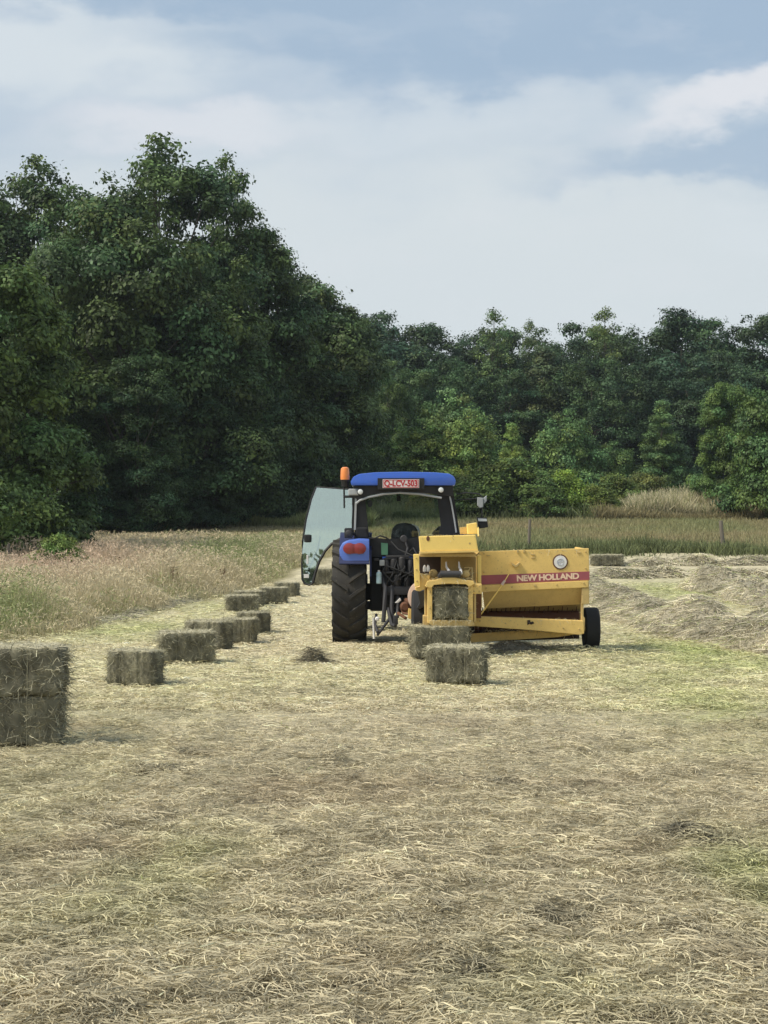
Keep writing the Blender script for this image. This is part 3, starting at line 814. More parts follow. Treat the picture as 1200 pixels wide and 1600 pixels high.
def trunk_mesh(name, seed, H, r0, C, nlimb, top=.8, lean=.0):
    rng = np.random.default_rng(seed + 9); mb = MB()
    pts = [(lean * k * k * .01 * H + .15 * math.sin(k + seed), .12 * math.cos(k * 1.3 + seed), H * top * k / 7) for k in range(8)]
    pts[0] = (0, 0, -.4)
    mb.tube(pts, r0, 9, r0 * .18)
    order = rng.permutation(len(C))[:nlimb]
    for i in order:
        c = C[i]; h0 = max(.12 * H, min(H * top * .95, c[2] * rng.uniform(.55, .8)))
        f = h0 / (H * top); k = min(6, int(f * 7)); a = Vector(pts[k]).lerp(Vector(pts[k + 1]), f * 7 - k); a.z = h0
        e = Vector(c[:3]); m = a.lerp(e, .5) + Vector((0, 0, -.06 * (e - a).length)); 
        rr = r0 * (1 - .8 * f) * .45
        mb.tube([a, a.lerp(m, .6) + Vector((.05, .03, 0)), m, m.lerp(e, .6) + Vector((0, 0, .1)), e], rr, 6, rr * .2)
    o = mb.build(name, M['bark'], None, True); me = o.data; bpy.data.objects.remove(o)
    return me


def build_trees():
    pr_round = lambda h: max(.0, math.sin(math.pi * min(1, .12 + h * .88)) ** .65)
    pr_edge = lambda h: max(.05, (1 - (h * .95) ** 3.4) ** .6 * (.86 + .14 * math.sin(h * 9)))
    pr_tall = lambda h: max(.03, (1 - h ** 1.7) ** .8 * (.55 + .45 * min(1, h * 4)))
    pr_dome = lambda h: max(.08, (1 - h ** 2) ** .5)
    V = {}
    def var(key, seed, H, R, base, prof, nl, per, leaf, lobe, r0, nlimb, **k):
        me, C = crown_mesh('crown_' + key, seed, H, R, base, prof, nl, per, leaf, lobe, **k)
        V[key] = (me, trunk_mesh('trunk_' + key, seed, H, r0, C, nlimb), H)
    var('edge_a', 11, 18, 5.2, .4, pr_edge, 130, 640, .195, (.13, .34), .35, 16)
    var('edge_b', 12, 18, 5.0, .3, pr_edge, 120, 650, .19, (.14, .36), .32, 16)
    var('round_a', 13, 18, 6.0, 2.2, pr_round, 150, 460, .22, (.12, .30), .4, 20)
    var('round_b', 14, 17, 5.5, 1.5, pr_round, 120, 520, .23, (.13, .34), .38, 18)
    var('tall_a', 15, 18, 4.2, 1, pr_tall, 140, 340, .21, (.13, .30), .28, 16)
    var('open', 16, 19.5, 5.6, 2.0, pr_round, 230, 230, .22, (.10, .22), .42, 60, flat=.8, inner=.45, strag=.12)
    var('wispy', 17, 18, 2.3, 4, lambda h: max(.05, (1 - h ** 3) ** .5), 190, 60, .17, (.10, .28), .16, 40, inner=.6, strag=.3)
    var('far', 31, 18, 6.4, .8, lambda h: max(.05, (1 - (h * .97) ** 5) ** .5), 190, 330, .22, (.10, .22), .35, 14)
    var('far_b', 32, 18, 5.8, .8, lambda h: max(.05, (1 - (h * .97) ** 4) ** .5 * (.85 + .15 * math.sin(h * 11))), 170, 340, .22, (.10, .24), .35, 14)
    var('near', 18, 10.2, 3.6, .3, pr_edge, 170, 560, .145, (.12, .28), .22, 16)
    var('bush', 19, 3.0, 2.2, .1, pr_dome, 80, 300, .13, (.15, .36), .06, 12)
    var('bush_b', 20, 3.0, 1.9, .05, pr_dome, 75, 270, .12, (.15, .4), .05, 12)
    var('willow', 21, 7.5, 3.2, .2, pr_dome, 120, 350, .17, (.12, .32), .14, 14)

    def tree(key, px, Y, top, label, tint=(1, 1, 1), rot=0, sx=1.0, name='broadleaf_tree', cat='tree', group=None, zoff=0):
        x = (px - 600) / F * Y; g = float(gz(x, Y)); zt = CH + (800 - top) / F * Y
        cm, tm, H = V[key]; s = (zt - g) / H
        e = empty(name, (x, Y, g + zoff), R_(rot)); e.scale = (s * sx, s * sx, s)
        t = bpy.data.objects.new('trunk' if cat == 'tree' else 'stems', tm); COL.objects.link(t); t.parent = e
        c = bpy.data.objects.new('crown' if cat == 'tree' else 'foliage', cm); COL.objects.link(c); c.parent = e
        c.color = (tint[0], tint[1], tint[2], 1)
        prop(e, label, cat, group)
        return e
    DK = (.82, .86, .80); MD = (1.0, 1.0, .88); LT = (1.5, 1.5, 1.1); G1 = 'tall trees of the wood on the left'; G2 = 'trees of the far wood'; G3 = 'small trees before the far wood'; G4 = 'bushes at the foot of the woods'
    # wood on the left
    L = [('near', -25, 50, 395, 'lighter green tree at the left edge, nearest of the wood', (1.25, 1.25, 1.0), 0, 1.0),
         ('open', 245, 79, 208, 'tallest tree of the left wood with airy top letting sky through', (.95, 1.0, .95), 20, .98),
         ('open', 55, 82, 242, 'tall tree left of the airy topped one, crown against the sky', DK, 60, .95),
         ('edge_b', -70, 80, 255, 'tall tree in the upper left corner of the wood', DK, 130, 1.0),
         ('round_b', 190, 72, 292, 'domed dark tree standing in front of the tallest tree', MD, 200, .9),
         ('open', 352, 80, 240, 'airy tree right of the tallest one, lumpy clumps against the sky', (.95, 1.0, .95), 250, .66),
         ('edge_a', 330, 74, 365, 'broad dark tree below the airy tree at the right of the tallest', DK, 35, .95),
         ('far_b', 395, 80, 350, 'dark tree where the left wood begins to slope down', DK, 80, .85),
         ('tall_a', 432, 84, 385, 'narrow tree with thin twiggy top on the sloping side of the wood', MD, 10, 1.25),
         ('round_b', 476, 90, 428, 'tree with loose top, last high one before the notch of sky', MD, 300, .95),
         ('far_b', 512, 90, 470, 'dark leafy tree directly above the open cab door', DK, 170, .9),
         ('edge_b', 560, 97, 500, 'rounded tree above the orange beacon', MD, 220, .85),
         ('edge_a', 605, 103, 560, 'olive green tree closing the right end of the left wood', (1.05, 1.1, .9), 280, .72),
         ('edge_a', 90, 70, 470, 'dark tree in the middle of the left wood, beside the lighter edge tree', DK, 100, .85),
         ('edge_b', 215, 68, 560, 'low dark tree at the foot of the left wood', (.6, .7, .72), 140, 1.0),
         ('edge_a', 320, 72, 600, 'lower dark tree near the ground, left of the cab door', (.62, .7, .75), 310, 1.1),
         ('edge_b', 410, 79, 560, 'bushy dark tree behind the grass verge left of the cab', DK, 20, .95),
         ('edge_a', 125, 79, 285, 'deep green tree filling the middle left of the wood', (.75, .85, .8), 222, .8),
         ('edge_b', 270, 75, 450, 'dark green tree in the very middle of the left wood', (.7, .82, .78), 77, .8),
         ('tall_a', 0, 66, 420, 'dark narrow tree just behind the lighter tree at the left edge', DK, 190, 1.2)]
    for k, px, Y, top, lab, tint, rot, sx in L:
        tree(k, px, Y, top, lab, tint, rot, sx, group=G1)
    BL = (.66, .74, .92)  # bluish tint paints distance haze into the far leaves
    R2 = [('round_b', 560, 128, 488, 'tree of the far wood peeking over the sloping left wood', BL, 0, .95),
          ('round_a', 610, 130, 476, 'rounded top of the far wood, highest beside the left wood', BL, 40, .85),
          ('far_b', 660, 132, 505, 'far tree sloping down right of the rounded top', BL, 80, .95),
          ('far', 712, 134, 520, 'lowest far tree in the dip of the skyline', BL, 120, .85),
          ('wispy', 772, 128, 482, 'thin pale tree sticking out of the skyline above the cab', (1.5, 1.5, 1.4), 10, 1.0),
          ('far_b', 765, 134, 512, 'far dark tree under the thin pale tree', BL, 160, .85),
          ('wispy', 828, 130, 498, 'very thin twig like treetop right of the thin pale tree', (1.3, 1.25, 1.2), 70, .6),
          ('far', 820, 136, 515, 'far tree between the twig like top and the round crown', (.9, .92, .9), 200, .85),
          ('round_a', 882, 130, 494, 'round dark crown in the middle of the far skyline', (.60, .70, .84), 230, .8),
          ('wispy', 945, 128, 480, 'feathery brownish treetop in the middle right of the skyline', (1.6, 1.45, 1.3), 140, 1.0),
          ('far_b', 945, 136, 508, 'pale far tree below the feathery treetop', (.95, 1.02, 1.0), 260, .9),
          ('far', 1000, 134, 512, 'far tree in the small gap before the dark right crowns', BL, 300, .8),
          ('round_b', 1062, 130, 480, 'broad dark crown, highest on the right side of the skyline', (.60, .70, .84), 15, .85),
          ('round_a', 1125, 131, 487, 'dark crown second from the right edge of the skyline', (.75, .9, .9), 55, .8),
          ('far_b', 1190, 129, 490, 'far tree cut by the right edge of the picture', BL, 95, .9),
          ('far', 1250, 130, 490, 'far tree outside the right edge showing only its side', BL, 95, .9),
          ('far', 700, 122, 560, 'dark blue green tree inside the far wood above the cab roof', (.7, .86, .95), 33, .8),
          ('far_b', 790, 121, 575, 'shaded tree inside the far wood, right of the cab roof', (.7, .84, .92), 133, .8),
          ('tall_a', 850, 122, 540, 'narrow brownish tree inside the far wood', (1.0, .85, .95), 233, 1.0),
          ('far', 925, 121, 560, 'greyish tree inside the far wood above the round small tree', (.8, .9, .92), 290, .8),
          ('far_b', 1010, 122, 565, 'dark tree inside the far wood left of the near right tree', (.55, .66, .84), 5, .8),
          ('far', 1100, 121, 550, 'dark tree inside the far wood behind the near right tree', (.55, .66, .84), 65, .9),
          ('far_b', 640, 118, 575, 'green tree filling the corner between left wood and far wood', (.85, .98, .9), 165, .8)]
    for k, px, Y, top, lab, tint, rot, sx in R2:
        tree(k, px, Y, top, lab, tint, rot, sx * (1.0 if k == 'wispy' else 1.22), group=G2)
    R3 = [('willow', 700, 104, 610, 'greyish small tree behind the cab roof', (1.05, 1.2, 1.15), 0, .95),
          ('willow', 660, 98, 655, 'light green small tree left above the cab roof', (1.35, 1.4, 1.0), 50, 1.05),
          ('willow', 735, 97, 640, 'light olive small tree right above the cab roof', (1.3, 1.35, 1.05), 90, .85),
          ('tall_a', 800, 100, 660, 'slim pale green tree between cab and round small tree', (1.5, 1.6, 1.25), 120, 1.2),
          ('willow', 888, 104, 640, 'round greyish green tree in front of the far wood', (.95, 1.15, 1.1), 170, .8),
          ('willow', 960, 106, 690, 'low greyish tree right of the round one', (.9, 1.08, 1.0), 210, .9),
          ('tall_a', 1035, 106, 625, 'narrow greyish tree left of the near right tree', (.85, 1.02, .98), 250, 1.25),
          ('near', 1140, 84, 598, 'leafy green tree on the right standing closer than the wood', (.78, .98, .85), 300, .74),
          ('willow', 1215, 80, 585, 'green tree cut by the right edge beside the leafy one', (.72, .9, .8), 340, .8),
          ('willow', 610, 96, 690, 'bushy green tree behind the beacon and cab corner', (1.2, 1.3, 1.0), 30, .9),
          ('willow', 560, 92, 715, 'bright leafy young tree behind the orange beacon', (1.1, 1.3, .95), 60, .7)]
    for k, px, Y, top, lab, tint, rot, sx in R3:
        tree(k, px, Y, top, lab, tuple(t * f for t, f in zip(tint, (1.75, 1.5, 1.35))), rot, sx, name='small_tree', group=G3)
    R4 = [('bush', 800, 83, 716, 'dark dense bush behind the right cab mirror', (.9, 1.0, .85), 0, 1.15),
          ('bush_b', 748, 82.5, 742, 'dark bush between cab and dense bush', (.85, .95, .85), 30, 1.2),
          ('bush', 882, 84, 734, 'bright leaf topped bush right of the dense bush', (1.7, 1.9, 1.0), 60, .95),
          ('bush_b', 848, 81.5, 760, 'dark low bush below the bright topped one', (.85, .98, .8), 90, 1.5),
          ('bush', 922, 83, 757, 'olive bush at the left end of the tan reeds', (1.2, 1.2, .9), 120, 1.1),
          ('bush_b', 960, 91, 742, 'greyish green bush above the tan reeds', (1.3, 1.3, 1.05), 150, 1.2),
          ('bush', 1005, 92, 738, 'grey brown bush behind the middle of the reeds', (1.3, 1.15, 1.05), 180, .95),
          ('bush', 1100, 88, 742, 'dark bush under the leafy tree on the right', (.7, .8, .75), 210, 1.3),
          ('bush_b', 1180, 84, 745, 'dark bush at the right edge below the trees', (.7, .8, .75), 240, 1.4),
          ('bush', 700, 92, 742, 'bush seen through the cab glass', (.9, 1.05, .85), 270, 1.2),
          ('bush_b', 640, 92, 750, 'green bush seen through the left of the cab window', (1.0, 1.15, .9), 300, 1.3),
          ('bush', 480, 86, 738, 'green bush at the foot of the wood beside the cab door', (1.1, 1.3, .85), 330, .7),
          ('bush', 585, 91, 745, 'bush behind the cab pillar and beacon', (.9, 1.05, .85), 15, 1.2),
          ('bush_b', 94, 43, 836, 'small green shrub in the long grass on the left', (1.5, 1.6, 1.3), 45, 1.0),
          ('bush', 22, 62, 730, 'dark leafy bush at the foot of the left edge tree', (.75, .85, .75), 45, 1.1),
          ('bush', 300, 79, 745, 'dark bush at the foot of the left wood', (.6, .7, .7), 75, 1.5),
          ('bush_b', 200, 74, 745, 'dark undergrowth bush near the middle of the left wood', (.6, .7, .7), 105, 1.6),
          ('bush', 120, 69, 745, 'dark undergrowth bush beside the lighter edge tree', (.6, .7, .7), 135, 1.4),
          ('bush_b', 385, 82, 748, 'dark undergrowth bush behind the grass verge', (.65, .75, .72), 165, 1.5)]
    for k, px, Y, top, lab, tint, rot, sx in R4:
        tree(k, px, Y, top, lab, tuple(t * f for t, f in zip(tint, (1.35, 1.15, .9))), rot, sx, name='bush', cat='bush', group=G4)
    # wood going on behind: one leafy mass closes the gaps between the trunks
    rng = np.random.default_rng(9); n = 90000
    x = rng.uniform(-60, 75, n); y = rng.uniform(142, 150, n); z = rng.random(n) ** .8 * (12.5 + 2.5 * vn(x, y, 9, 91)) + 1.5
    bk = np.arange(n) > 38000; x[bk] = rng.uniform(-75, 15, bk.sum()); y[bk] = -rng.uniform(60, 66, bk.sum()); z[bk] = rng.random(bk.sum()) ** .8 * (5.0 + 6 * vn(x[bk], y[bk], 4, 92))
    p = np.stack([x, y, z], 1); nn = rng.normal(0, 1, (n, 3)) + np.array([0, -.3, .5]); nn /= np.linalg.norm(nn, axis=1)[:, None]
    t = np.cross(nn, rng.normal(0, 1, (n, 3))); t /= np.linalg.norm(t, axis=1)[:, None]; b = np.cross(nn, t); sz = (rng.uniform(.4, .8, n) * np.where(bk, .85, 1))[:, None]
    v = np.stack([p - t * sz * .6, p - b * sz * .4, p + t * sz * .6, p + b * sz * .4], 1).reshape(-1, 3)
    c = np.array([.035, .055, .03])[None] * rng.uniform(.6, 1.4, n)[:, None]
    o = link('distant_woodland', np_mesh('distant_woodland', v, np.arange(n * 4).reshape(-1, 4), np.repeat(c, 4, 0)), M['grass'])
    prop(o, 'dark mass of woodland closing the field all round', kind='stuff')
    # docks: brown stalks in the long grass
    for i, (px, Y, h, lab) in enumerate(((182, 43, .55, 'rusty brown dock stalk in the long grass, leftmost'), (253, 42, .75, 'tall thin weed with pale plume in the middle of the long grass'), (272, 37.5, .55, 'dark brown dock stalk nearest the row of bales'), (349, 41, .4, 'short dark dock stalk near the edge of the hay'))):
        x = (px - 600) / F * Y; g = float(gz(x, Y)); e = empty('dock_plant', (x, Y, g), i)
        mb = MB()
        for k in range(3):
            a = k * 2.1; mb.tube([(0, 0, -.02), (.03 * math.cos(a), .03 * math.sin(a), h * .6), (.09 * math.cos(a), .09 * math.sin(a), h * (1.25 - .1 * k))], .008, 5)
        mb.build('stalk', M['rust'], e)
        rg = np.random.default_rng(i); n = 120; k = rg.integers(0, 3, n); hh = rg.uniform(.55, 1.25, n) * h; a = k * 2.1; rr = .03 + .06 * (hh / h - .5) + 0
        p = np.stack([rr * np.cos(a) + rg.normal(0, .018, n), rr * np.sin(a) + rg.normal(0, .018, n), hh], 1)
        cc = (np.array([.20, .15, .09]) if i != 1 else np.array([.36, .31, .19]))[None] * rg.uniform(.6, 1.5, n)[:, None]
        v, q, c = ribbons(p, rg.uniform(0, 6.28, n), rg.uniform(0, 1.4, n), np.full(n, .06), np.full(n, .012), rg.normal(0, .3, n), rg.uniform(0, .4, n), rg.uniform(0, 3, n), 1, cc, .5)
        link('seed_spike', np_mesh('seed_spike', v, q, c), M['grass'], e)
        prop(e, lab, 'weed', 'tall weeds in the long grass')
    # fence posts
    for px, Y, h, r, tilt, lab in ((826, 55.2, 1.15, .055, 2, 'thin weathered fence post behind the middle of the baler'), (1131, 55.5, 1.12, .075, -5, 'thick leaning fence post in the right meadow'), (11, 46, .85, .05, 3, 'old fence post standing in the long grass at the left edge')):
        x = (px - 600) / F * Y; g = float(gz(x, Y)); e = MB()
        e.tube([(0, 0, -.3), (.004, 0, h * .3), (-.006, 0, h * .7), (0, 0, h - .02), (0, 0, h)], r, 9, r * .85)
        o = e.build('fence_post', M['wood'], None, True); o.location = (x, Y, g); o.rotation_euler = (R_(tilt * .4), R_(tilt), 0)
        prop(o, lab, 'fence post', 'wooden fence posts')


# ------------------------------------------------------------------ text
def text_mesh(name, s, size, mat, parent, loc, sx=1.0, rot=(90, 0, 0), offset=0.0, align='CENTER', space=1.0):
    cu = bpy.data.curves.new('t', 'FONT'); cu.body = s; cu.size = size; cu.extrude = .0015; cu.offset = offset
    cu.align_x = align; cu.align_y = 'CENTER'; cu.space_character = space
    o = bpy.data.objects.new('t', cu); COL.objects.link(o)
    dg = bpy.context.evaluated_depsgraph_get(); dg.update()
    me = bpy.data.meshes.new_from_object(o.evaluated_get(dg)); me.name = name
    bpy.data.objects.remove(o); bpy.data.curves.remove(cu)
    me.materials.clear(); n = link(name, me, mat, parent, loc)
    n.rotation_euler = tuple(R_(a) for a in rot); n.scale = (sx, 1, 1)
    return n


# ------------------------------------------------------------------ tyres
def tyre(mb, c, Ro, Ri, w, lugs=0, lugh=.03):
    """c = centre, axis along x, width w"""
    h = w / 2; sh = (Ro - Ri)
    prof = [(-h * .72, Ri), (-h * .92, Ri + sh * .18), (-h * 1.0, Ri + sh * .5), (-h * .96, Ri + sh * .8), (-h * .80, Ro - lugh * 1.2), (-h * .4, Ro - lugh), (0, Ro - lugh * .9),
            (h * .4, Ro - lugh), (h * .80, Ro - lugh * 1.2), (h * .96, Ri + sh * .8), (h, Ri + sh * .5), (h * .92, Ri + sh * .18), (h * .72, Ri)]
    mb.lathe(c, 'x', prof, 48)
    if lugs:
        for i in range(lugs):
            for sgn in (-1, 1):
                a0 = 2 * math.pi * (i + (.5 if sgn > 0 else 0)) / lugs
                da = .36 * 2 * math.pi / lugs * 2.0   # slant of the bar
                tw = .028 / Ro
                def pt(u, r, off):
                    # u 0 centre ->1 shoulder
                    a = a0 + da * (1 - u) * 1 + off * tw
                    return Vector((c[0] + sgn * h * (.04 + .97 * u), c[1] + r * math.cos(a), c[2] + r * math.sin(a)))
                for u0, u1 in ((0, .5), (.5, 1)):
                    lo = [pt(u0, Ro - lugh * 1.6, -1.5), pt(u1, Ro - lugh * (2.6 if u1 == 1 else 1.6), -1.5), pt(u1, Ro - lugh * (2.6 if u1 == 1 else 1.6), 1.5), pt(u0, Ro - lugh * 1.6, 1.5)]
                    hi = [pt(u0, Ro, -1), pt(u1, Ro - (.018 if u1 == 1 else 0), -1), pt(u1, Ro - (.018 if u1 == 1 else 0), 1), pt(u0, Ro, 1)]
                    mb.hull8(lo, hi, 0)


def rim(mb, c, Ri, w, side):
    h = w / 2
    mb.lathe(c, 'x', [(-h * .7, Ri * 1.0), (-h * .7, Ri * .93), (-h * .15, Ri * .85), (-h * .1, Ri * .3), (side * .02, Ri * .26), (h * .1, Ri * .3), (h * .15, Ri * .85), (h * .7, Ri * .93), (h * .7, Ri * 1.0)], 32)
    for k in range(8):
        a = k * math.pi / 4
        mb.lathe((c[0] + side * h * .14, c[1] + Ri * .45 * math.cos(a), c[2] + Ri * .45 * math.sin(a)), 'x', [(-.02, .02), (.02, .02)], 6)


# ------------------------------------------------------------------ tractor
def build_tractor():
    TY = 25.4; cx = (630 - 600) / F * 25.1
    g = CH - 207 * TY / F
    root = empty('tractor', (cx, TY, g))
    prop(root, 'blue tractor seen from behind with its left cab door swung open', 'tractor')
    O = Vector((cx, TY, g))
    def T(px, py, Y): return P(px, py, Y) - O
    def bx(mb, x0, x1, y0, y1, Y0, Y1, bev=.008):
        a, b = T(x0, y1, Y0), T(x1, y0, Y0)
        return mb.box(a.x, b.x, Y0 - TY, Y1 - TY, a.z, b.z, bev)
    def poly(mb, pts, Y0, Y1, bev=.004):
        a = [T(x, y, Y0) for x, y in pts]; return mb.hull8(a, [p + Vector((0, Y1 - Y0, 0)) for p in a], bev)
    # wheels
    xl = P(518, 0, 24.6).x - cx; wl = .52; xc = xl + wl / 2; Rr = .83
    for s in (1, -1):
        we = empty('rear_wheel', (s * xc, 0, Rr)); we.parent = root
        mb = MB(); tyre(mb, (0, 0, 0), Rr, .44, wl, 20, .045); mb.build('tyre', M['rubber'], we, True)
        mb = MB(); rim(mb, (0, 0, 0), .45, wl * .9, 1); mb.build('rim', M['white_paint'], we, True)
    for s in (1, -1):
        we = empty('front_wheel', (s * .74, 2.2, .52)); we.parent = root
        mb = MB(); tyre(mb, (0, 0, 0), .52, .29, .32, 16, .03); mb.build('tyre', M['rubber_dark'], we, True)
        mb = MB(); rim(mb, (0, 0, 0), .3, .28, 1); mb.build('rim', M['white_paint'], we, True)
    # bonnet, chassis
    mb = MB(); mb.hull8([Vector((-.36, 1.0, .85)), Vector((.36, 1.0, .85)), Vector((.36, 1.0, 1.45)), Vector((-.36, 1.0, 1.45))],
                        [Vector((-.30, 3.0, .85)), Vector((.30, 3.0, .85)), Vector((.30, 3.0, 1.22)), Vector((-.30, 3.0, 1.22))], .06)
    mb.build('bonnet', M['blue'], root, True)
    mb = MB(); mb.box(-.2, .2, -.05, 2.9, .50, .95, .04); mb.box(-.7, .7, 2.1, 2.3, .42, .56, .03)
    mb.box(-.65, .65, -.12, .12, .70, .96, .05)
    mb.build('chassis', M['blackdust'], root)
    # fenders
    for s in (-1, 1):
        mb = MB(); xi, xo = .52, .98
        prof = []
        for k in range(15):
            a = R_(150 - k * 115 / 14)   # measured from +y axis
            prof.append((math.cos(a), math.sin(a)))
        r0, r1 = .90, .935
        for k in range(14):
            (c0, s0), (c1, s1) = prof[k], prof[k + 1]
            q = lambda x, r, c_, s_: Vector((s * x, c_ * r, Rr + s_ * r))
            mb.hull8([q(xi, r0, c0, s0), q(xo, r0, c0, s0), q(xo, r1, c0, s0), q(xi, r1, c0, s0)], [q(xi, r0, c1, s1), q(xo, r0, c1, s1), q(xo, r1, c1, s1), q(xi, r1, c1, s1)], 0)
        # inner side wall of the fender
        mb.hull8([Vector((s * .52, .8, 1.0)), Vector((s * .52, .6, 1.5)), Vector((s * .52, 0, 1.76)), Vector((s * .52, -.62, 1.5)), Vector((s * .52, -.7, 1.1)), Vector((s * .52, -.2, .95))],
                 [Vector((s * .49, .8, 1.0)), Vector((s * .49, .6, 1.5)), Vector((s * .49, 0, 1.76)), Vector((s * .49, -.62, 1.5)), Vector((s * .49, -.7, 1.1)), Vector((s * .49, -.2, .95))], 0)
        f = mb.build('fender', M['blue_dark'], root, True)
        mb = MB()
        pts = [(577, 878), (577, 844), (560, 843), (545, 845), (535, 850), (530, 859), (531, 868), (536, 876), (543, 879)]
        a = [T(x, y, 24.62) for x, y in pts]
        if s > 0: a = [Vector((-p.x, p.y, p.z)) for p in a]
        mb.hull8(a, [p + Vector((0, .22, .02)) for p in a], .02)
        fr = mb.build('fender_end', M['blue_pale'], f, True)
        mb = MB()
        for lx in (546, 562):
            p = T(lx, 857, 24.60); p.x *= -s
            mb.lathe(p, 'y', [(.03, .085), (-.01, .085), (-.025, .05), (-.028, .005)], 20, 1.15, 1)
        q_ = [T(x, y, 24.606) for x, y in ((540, 850), (568, 850), (572, 857), (568, 865), (542, 865), (537, 858))]
        for p in q_: p.x *= -s
        mb.hull8(q_, [p + Vector((0, .03, 0)) for p in q_], .003)
        mb.build('tail_light', M['red_lens'], root, True)
    # roof
    mb = MB()
    r = [(549, 758.5), (547.5, 753), (552, 745), (561, 740.5), (585, 738), (630, 737), (680, 738), (702, 740), (709, 744), (712.5, 751), (711, 758.5)]
    a = [T(x, y, 24.78) for x, y in r]
    front = [Vector((p.x * 1.0, 1.35, p.z - .02)) for p in a]
    mb.hull8(a, front, .02)
    mb.build('roof', M['blue'], root, True)
    mb = MB()
    poly(mb, [(552, 759), (552, 777), (560, 781), (575, 774), (600, 769), (625, 767), (655, 769), (690, 774), (708, 776), (708, 759)], 24.86, 25.0)
    a, b = T(553, 775, 24.86), T(708, 759.5, 24.86)
    mb.box(a.x, b.x, -.38, 1.25, b.z - .10, b.z - .005, .02)
    bx(mb, 590, 663, 747, 765, 24.745, 24.775, .004)
    mb.build('roof_trim', M['black'], root)
    mb = MB(); mb.tube([T(x, y, 24.84) for x, y in ((556, 787), (562, 782), (575, 777), (600, 772), (625, 770), (655, 772), (690, 778))], .017, 8); mb.build('window_seal', M['seal'], root, True)
    # licence plate
    pl = MB(); bx(pl, 598, 655, 749, 762.5, 24.725, 24.738, .002); pl = pl.build('licence_plate', M['plate_white'], root)
    mb = MB()
    for x0, x1, y0, y1 in ((599, 654, 749.6, 750.4), (599, 654, 761.1, 761.9), (599, 599.8, 750.4, 761.1), (653.2, 654, 750.4, 761.1)): bx(mb, x0, x1, y0, y1, 24.722, 24.727, 0)
    mb.build('plate_border', M['plate_red'], pl)
    text_mesh('plate_characters', 'Q-LCV-503', .125, M['plate_red'], pl, T(626.5, 755.8, 24.722), .86, offset=.004)
    # work lights
    for x, y in ((563, 768.5), (689, 765.5)):
        mb = MB(); p = T(x, y, 24.80); mb.lathe(p, 'y', [(.08, .03), (.04, .05), (0, .052), (-.004, .045)], 20); w = mb.build('work_light', M['black'], root, True)
        mb = MB(); mb.lathe(p, 'y', [(-.005, .04), (-.012, .036), (-.018, .02)], 20); mb.build('lens', M['white_lens'], w, True)
    mb = MB(); bx(mb, 544, 561, 763.5, 774, 24.84, 25.0, .02); mb.build('side_marker', M['seal'], root)
    # beacon
    mb = MB(); p = T(539, 750, 24.9); mb.lathe(p, 'z', [(-.10, .055), (-.02, .06), (0, .075), (.005, .07)], 20); mb.tube([p + Vector((.0, 0, -.09)), p + Vector((.10, .03, -.14))], .02)
    be = mb.build('beacon', M['black'], root, True)
    mb = MB(); mb.lathe(p, 'z', [(.005, .068), (.03, .070), (.15, .066), (.185, .056), (.20, .03)], 20); mb.build('beacon_lens', M['orange_lens'], be, True)
    mb = MB(); mb.tube([T(537.5, 759, 24.88), T(538, 794, 24.88)], .014); mb.tube([T(537.5, 776, 24.88), T(556, 776, 24.88)], .02); mb.build('light_bracket', M['black'], root)
    # pillars
    mb = MB(); poly(mb, [(559, 778), (570, 774), (577, 842), (553, 842)], 24.9, 25.02); poly(mb, [(551, 776), (554, 776), (553, 842), (549, 842)], 25.1, 25.2, .002)
    mb.build('rear_pillar', M['blackdust'], root)
    mb = MB(); poly(mb, [(554.5, 778), (557.5, 778), (556, 828), (552.8, 828)], 24.88, 24.895, .001); mb.build('pillar_strip', M['seal'], root)
    mb = MB(); poly(mb, [(683, 772), (708, 765), (719, 840), (685, 840), (689, 820)], 24.9, 25.03)
    mb.build('rear_pillar', M['blackdust'], root)
    mb = MB(); mb.tube([T(702, 772, 24.885), T(706, 790, 24.885), T(710, 812, 24.885), T(713, 832, 24.885)], .013); mb.build('pillar_strip', M['seal'], root)
    # front pillars and frame rails
    fy = 26.45
    for sx_ in (-1, 1):
        mb = MB(); mb.hull8([Vector((sx_ * .70, fy - TY, 1.35)), Vector((sx_ * .75, fy - TY, 1.35)), Vector((sx_ * .74, fy - TY - .1, 2.42)), Vector((sx_ * .69, fy - TY - .1, 2.42))],
                            [Vector((sx_ * .70, fy - TY + .06, 1.35)), Vector((sx_ * .75, fy - TY + .06, 1.35)), Vector((sx_ * .74, fy - TY - .04, 2.42)), Vector((sx_ * .69, fy - TY - .04, 2.42))], .004)
        mb.tube([Vector((sx_ * .77, -.3, 1.62)), Vector((sx_ * .76, .3, 1.55)), Vector((sx_ * .74, 1.05, 1.2))], .025)
        mb.build('front_pillar', M['black'], root)
    # interior
    mb = MB(); poly(mb, [(578, 839), (578, 870), (655, 870), (655, 839), (640, 842), (600, 842)], 24.92, 25.0)
    mb.box(-.52, .52, -.4, 1.1, .98, 1.12, .02)
    mb.build('cab_body', M['blackdust'], root)
    mb = MB()
    poly(mb, [(611, 868), (611, 836), (613, 826), (619, 819), (632, 816.5), (645, 819), (652, 826), (654, 836), (654, 868)], 25.25, 25.38, .03)
    a = T(612, 868, 25.25); mb.box(a.x, a.x + .42, -.12, .42, 1.18, 1.34, .05)
    mb.build('seat', M['black'], root, True)
    mb = MB(); mb.tube([T(652, 822, 25.22), T(655.5, 830, 25.22), T(655, 842, 25.22)], .01); mb.tube([T(644, 819, 25.2), T(650, 822, 25.21), T(655, 832, 25.22)], .01)
    mb.build('seat_belt_guide', M['seal'], root)
    mb = MB(); c = Vector((0.02, .62, 1.62))
    pts = [c + Vector((.19 * math.cos(t), .10 * math.sin(t), .14 * math.sin(t))) for t in [k * math.pi / 8 for k in range(17)]]
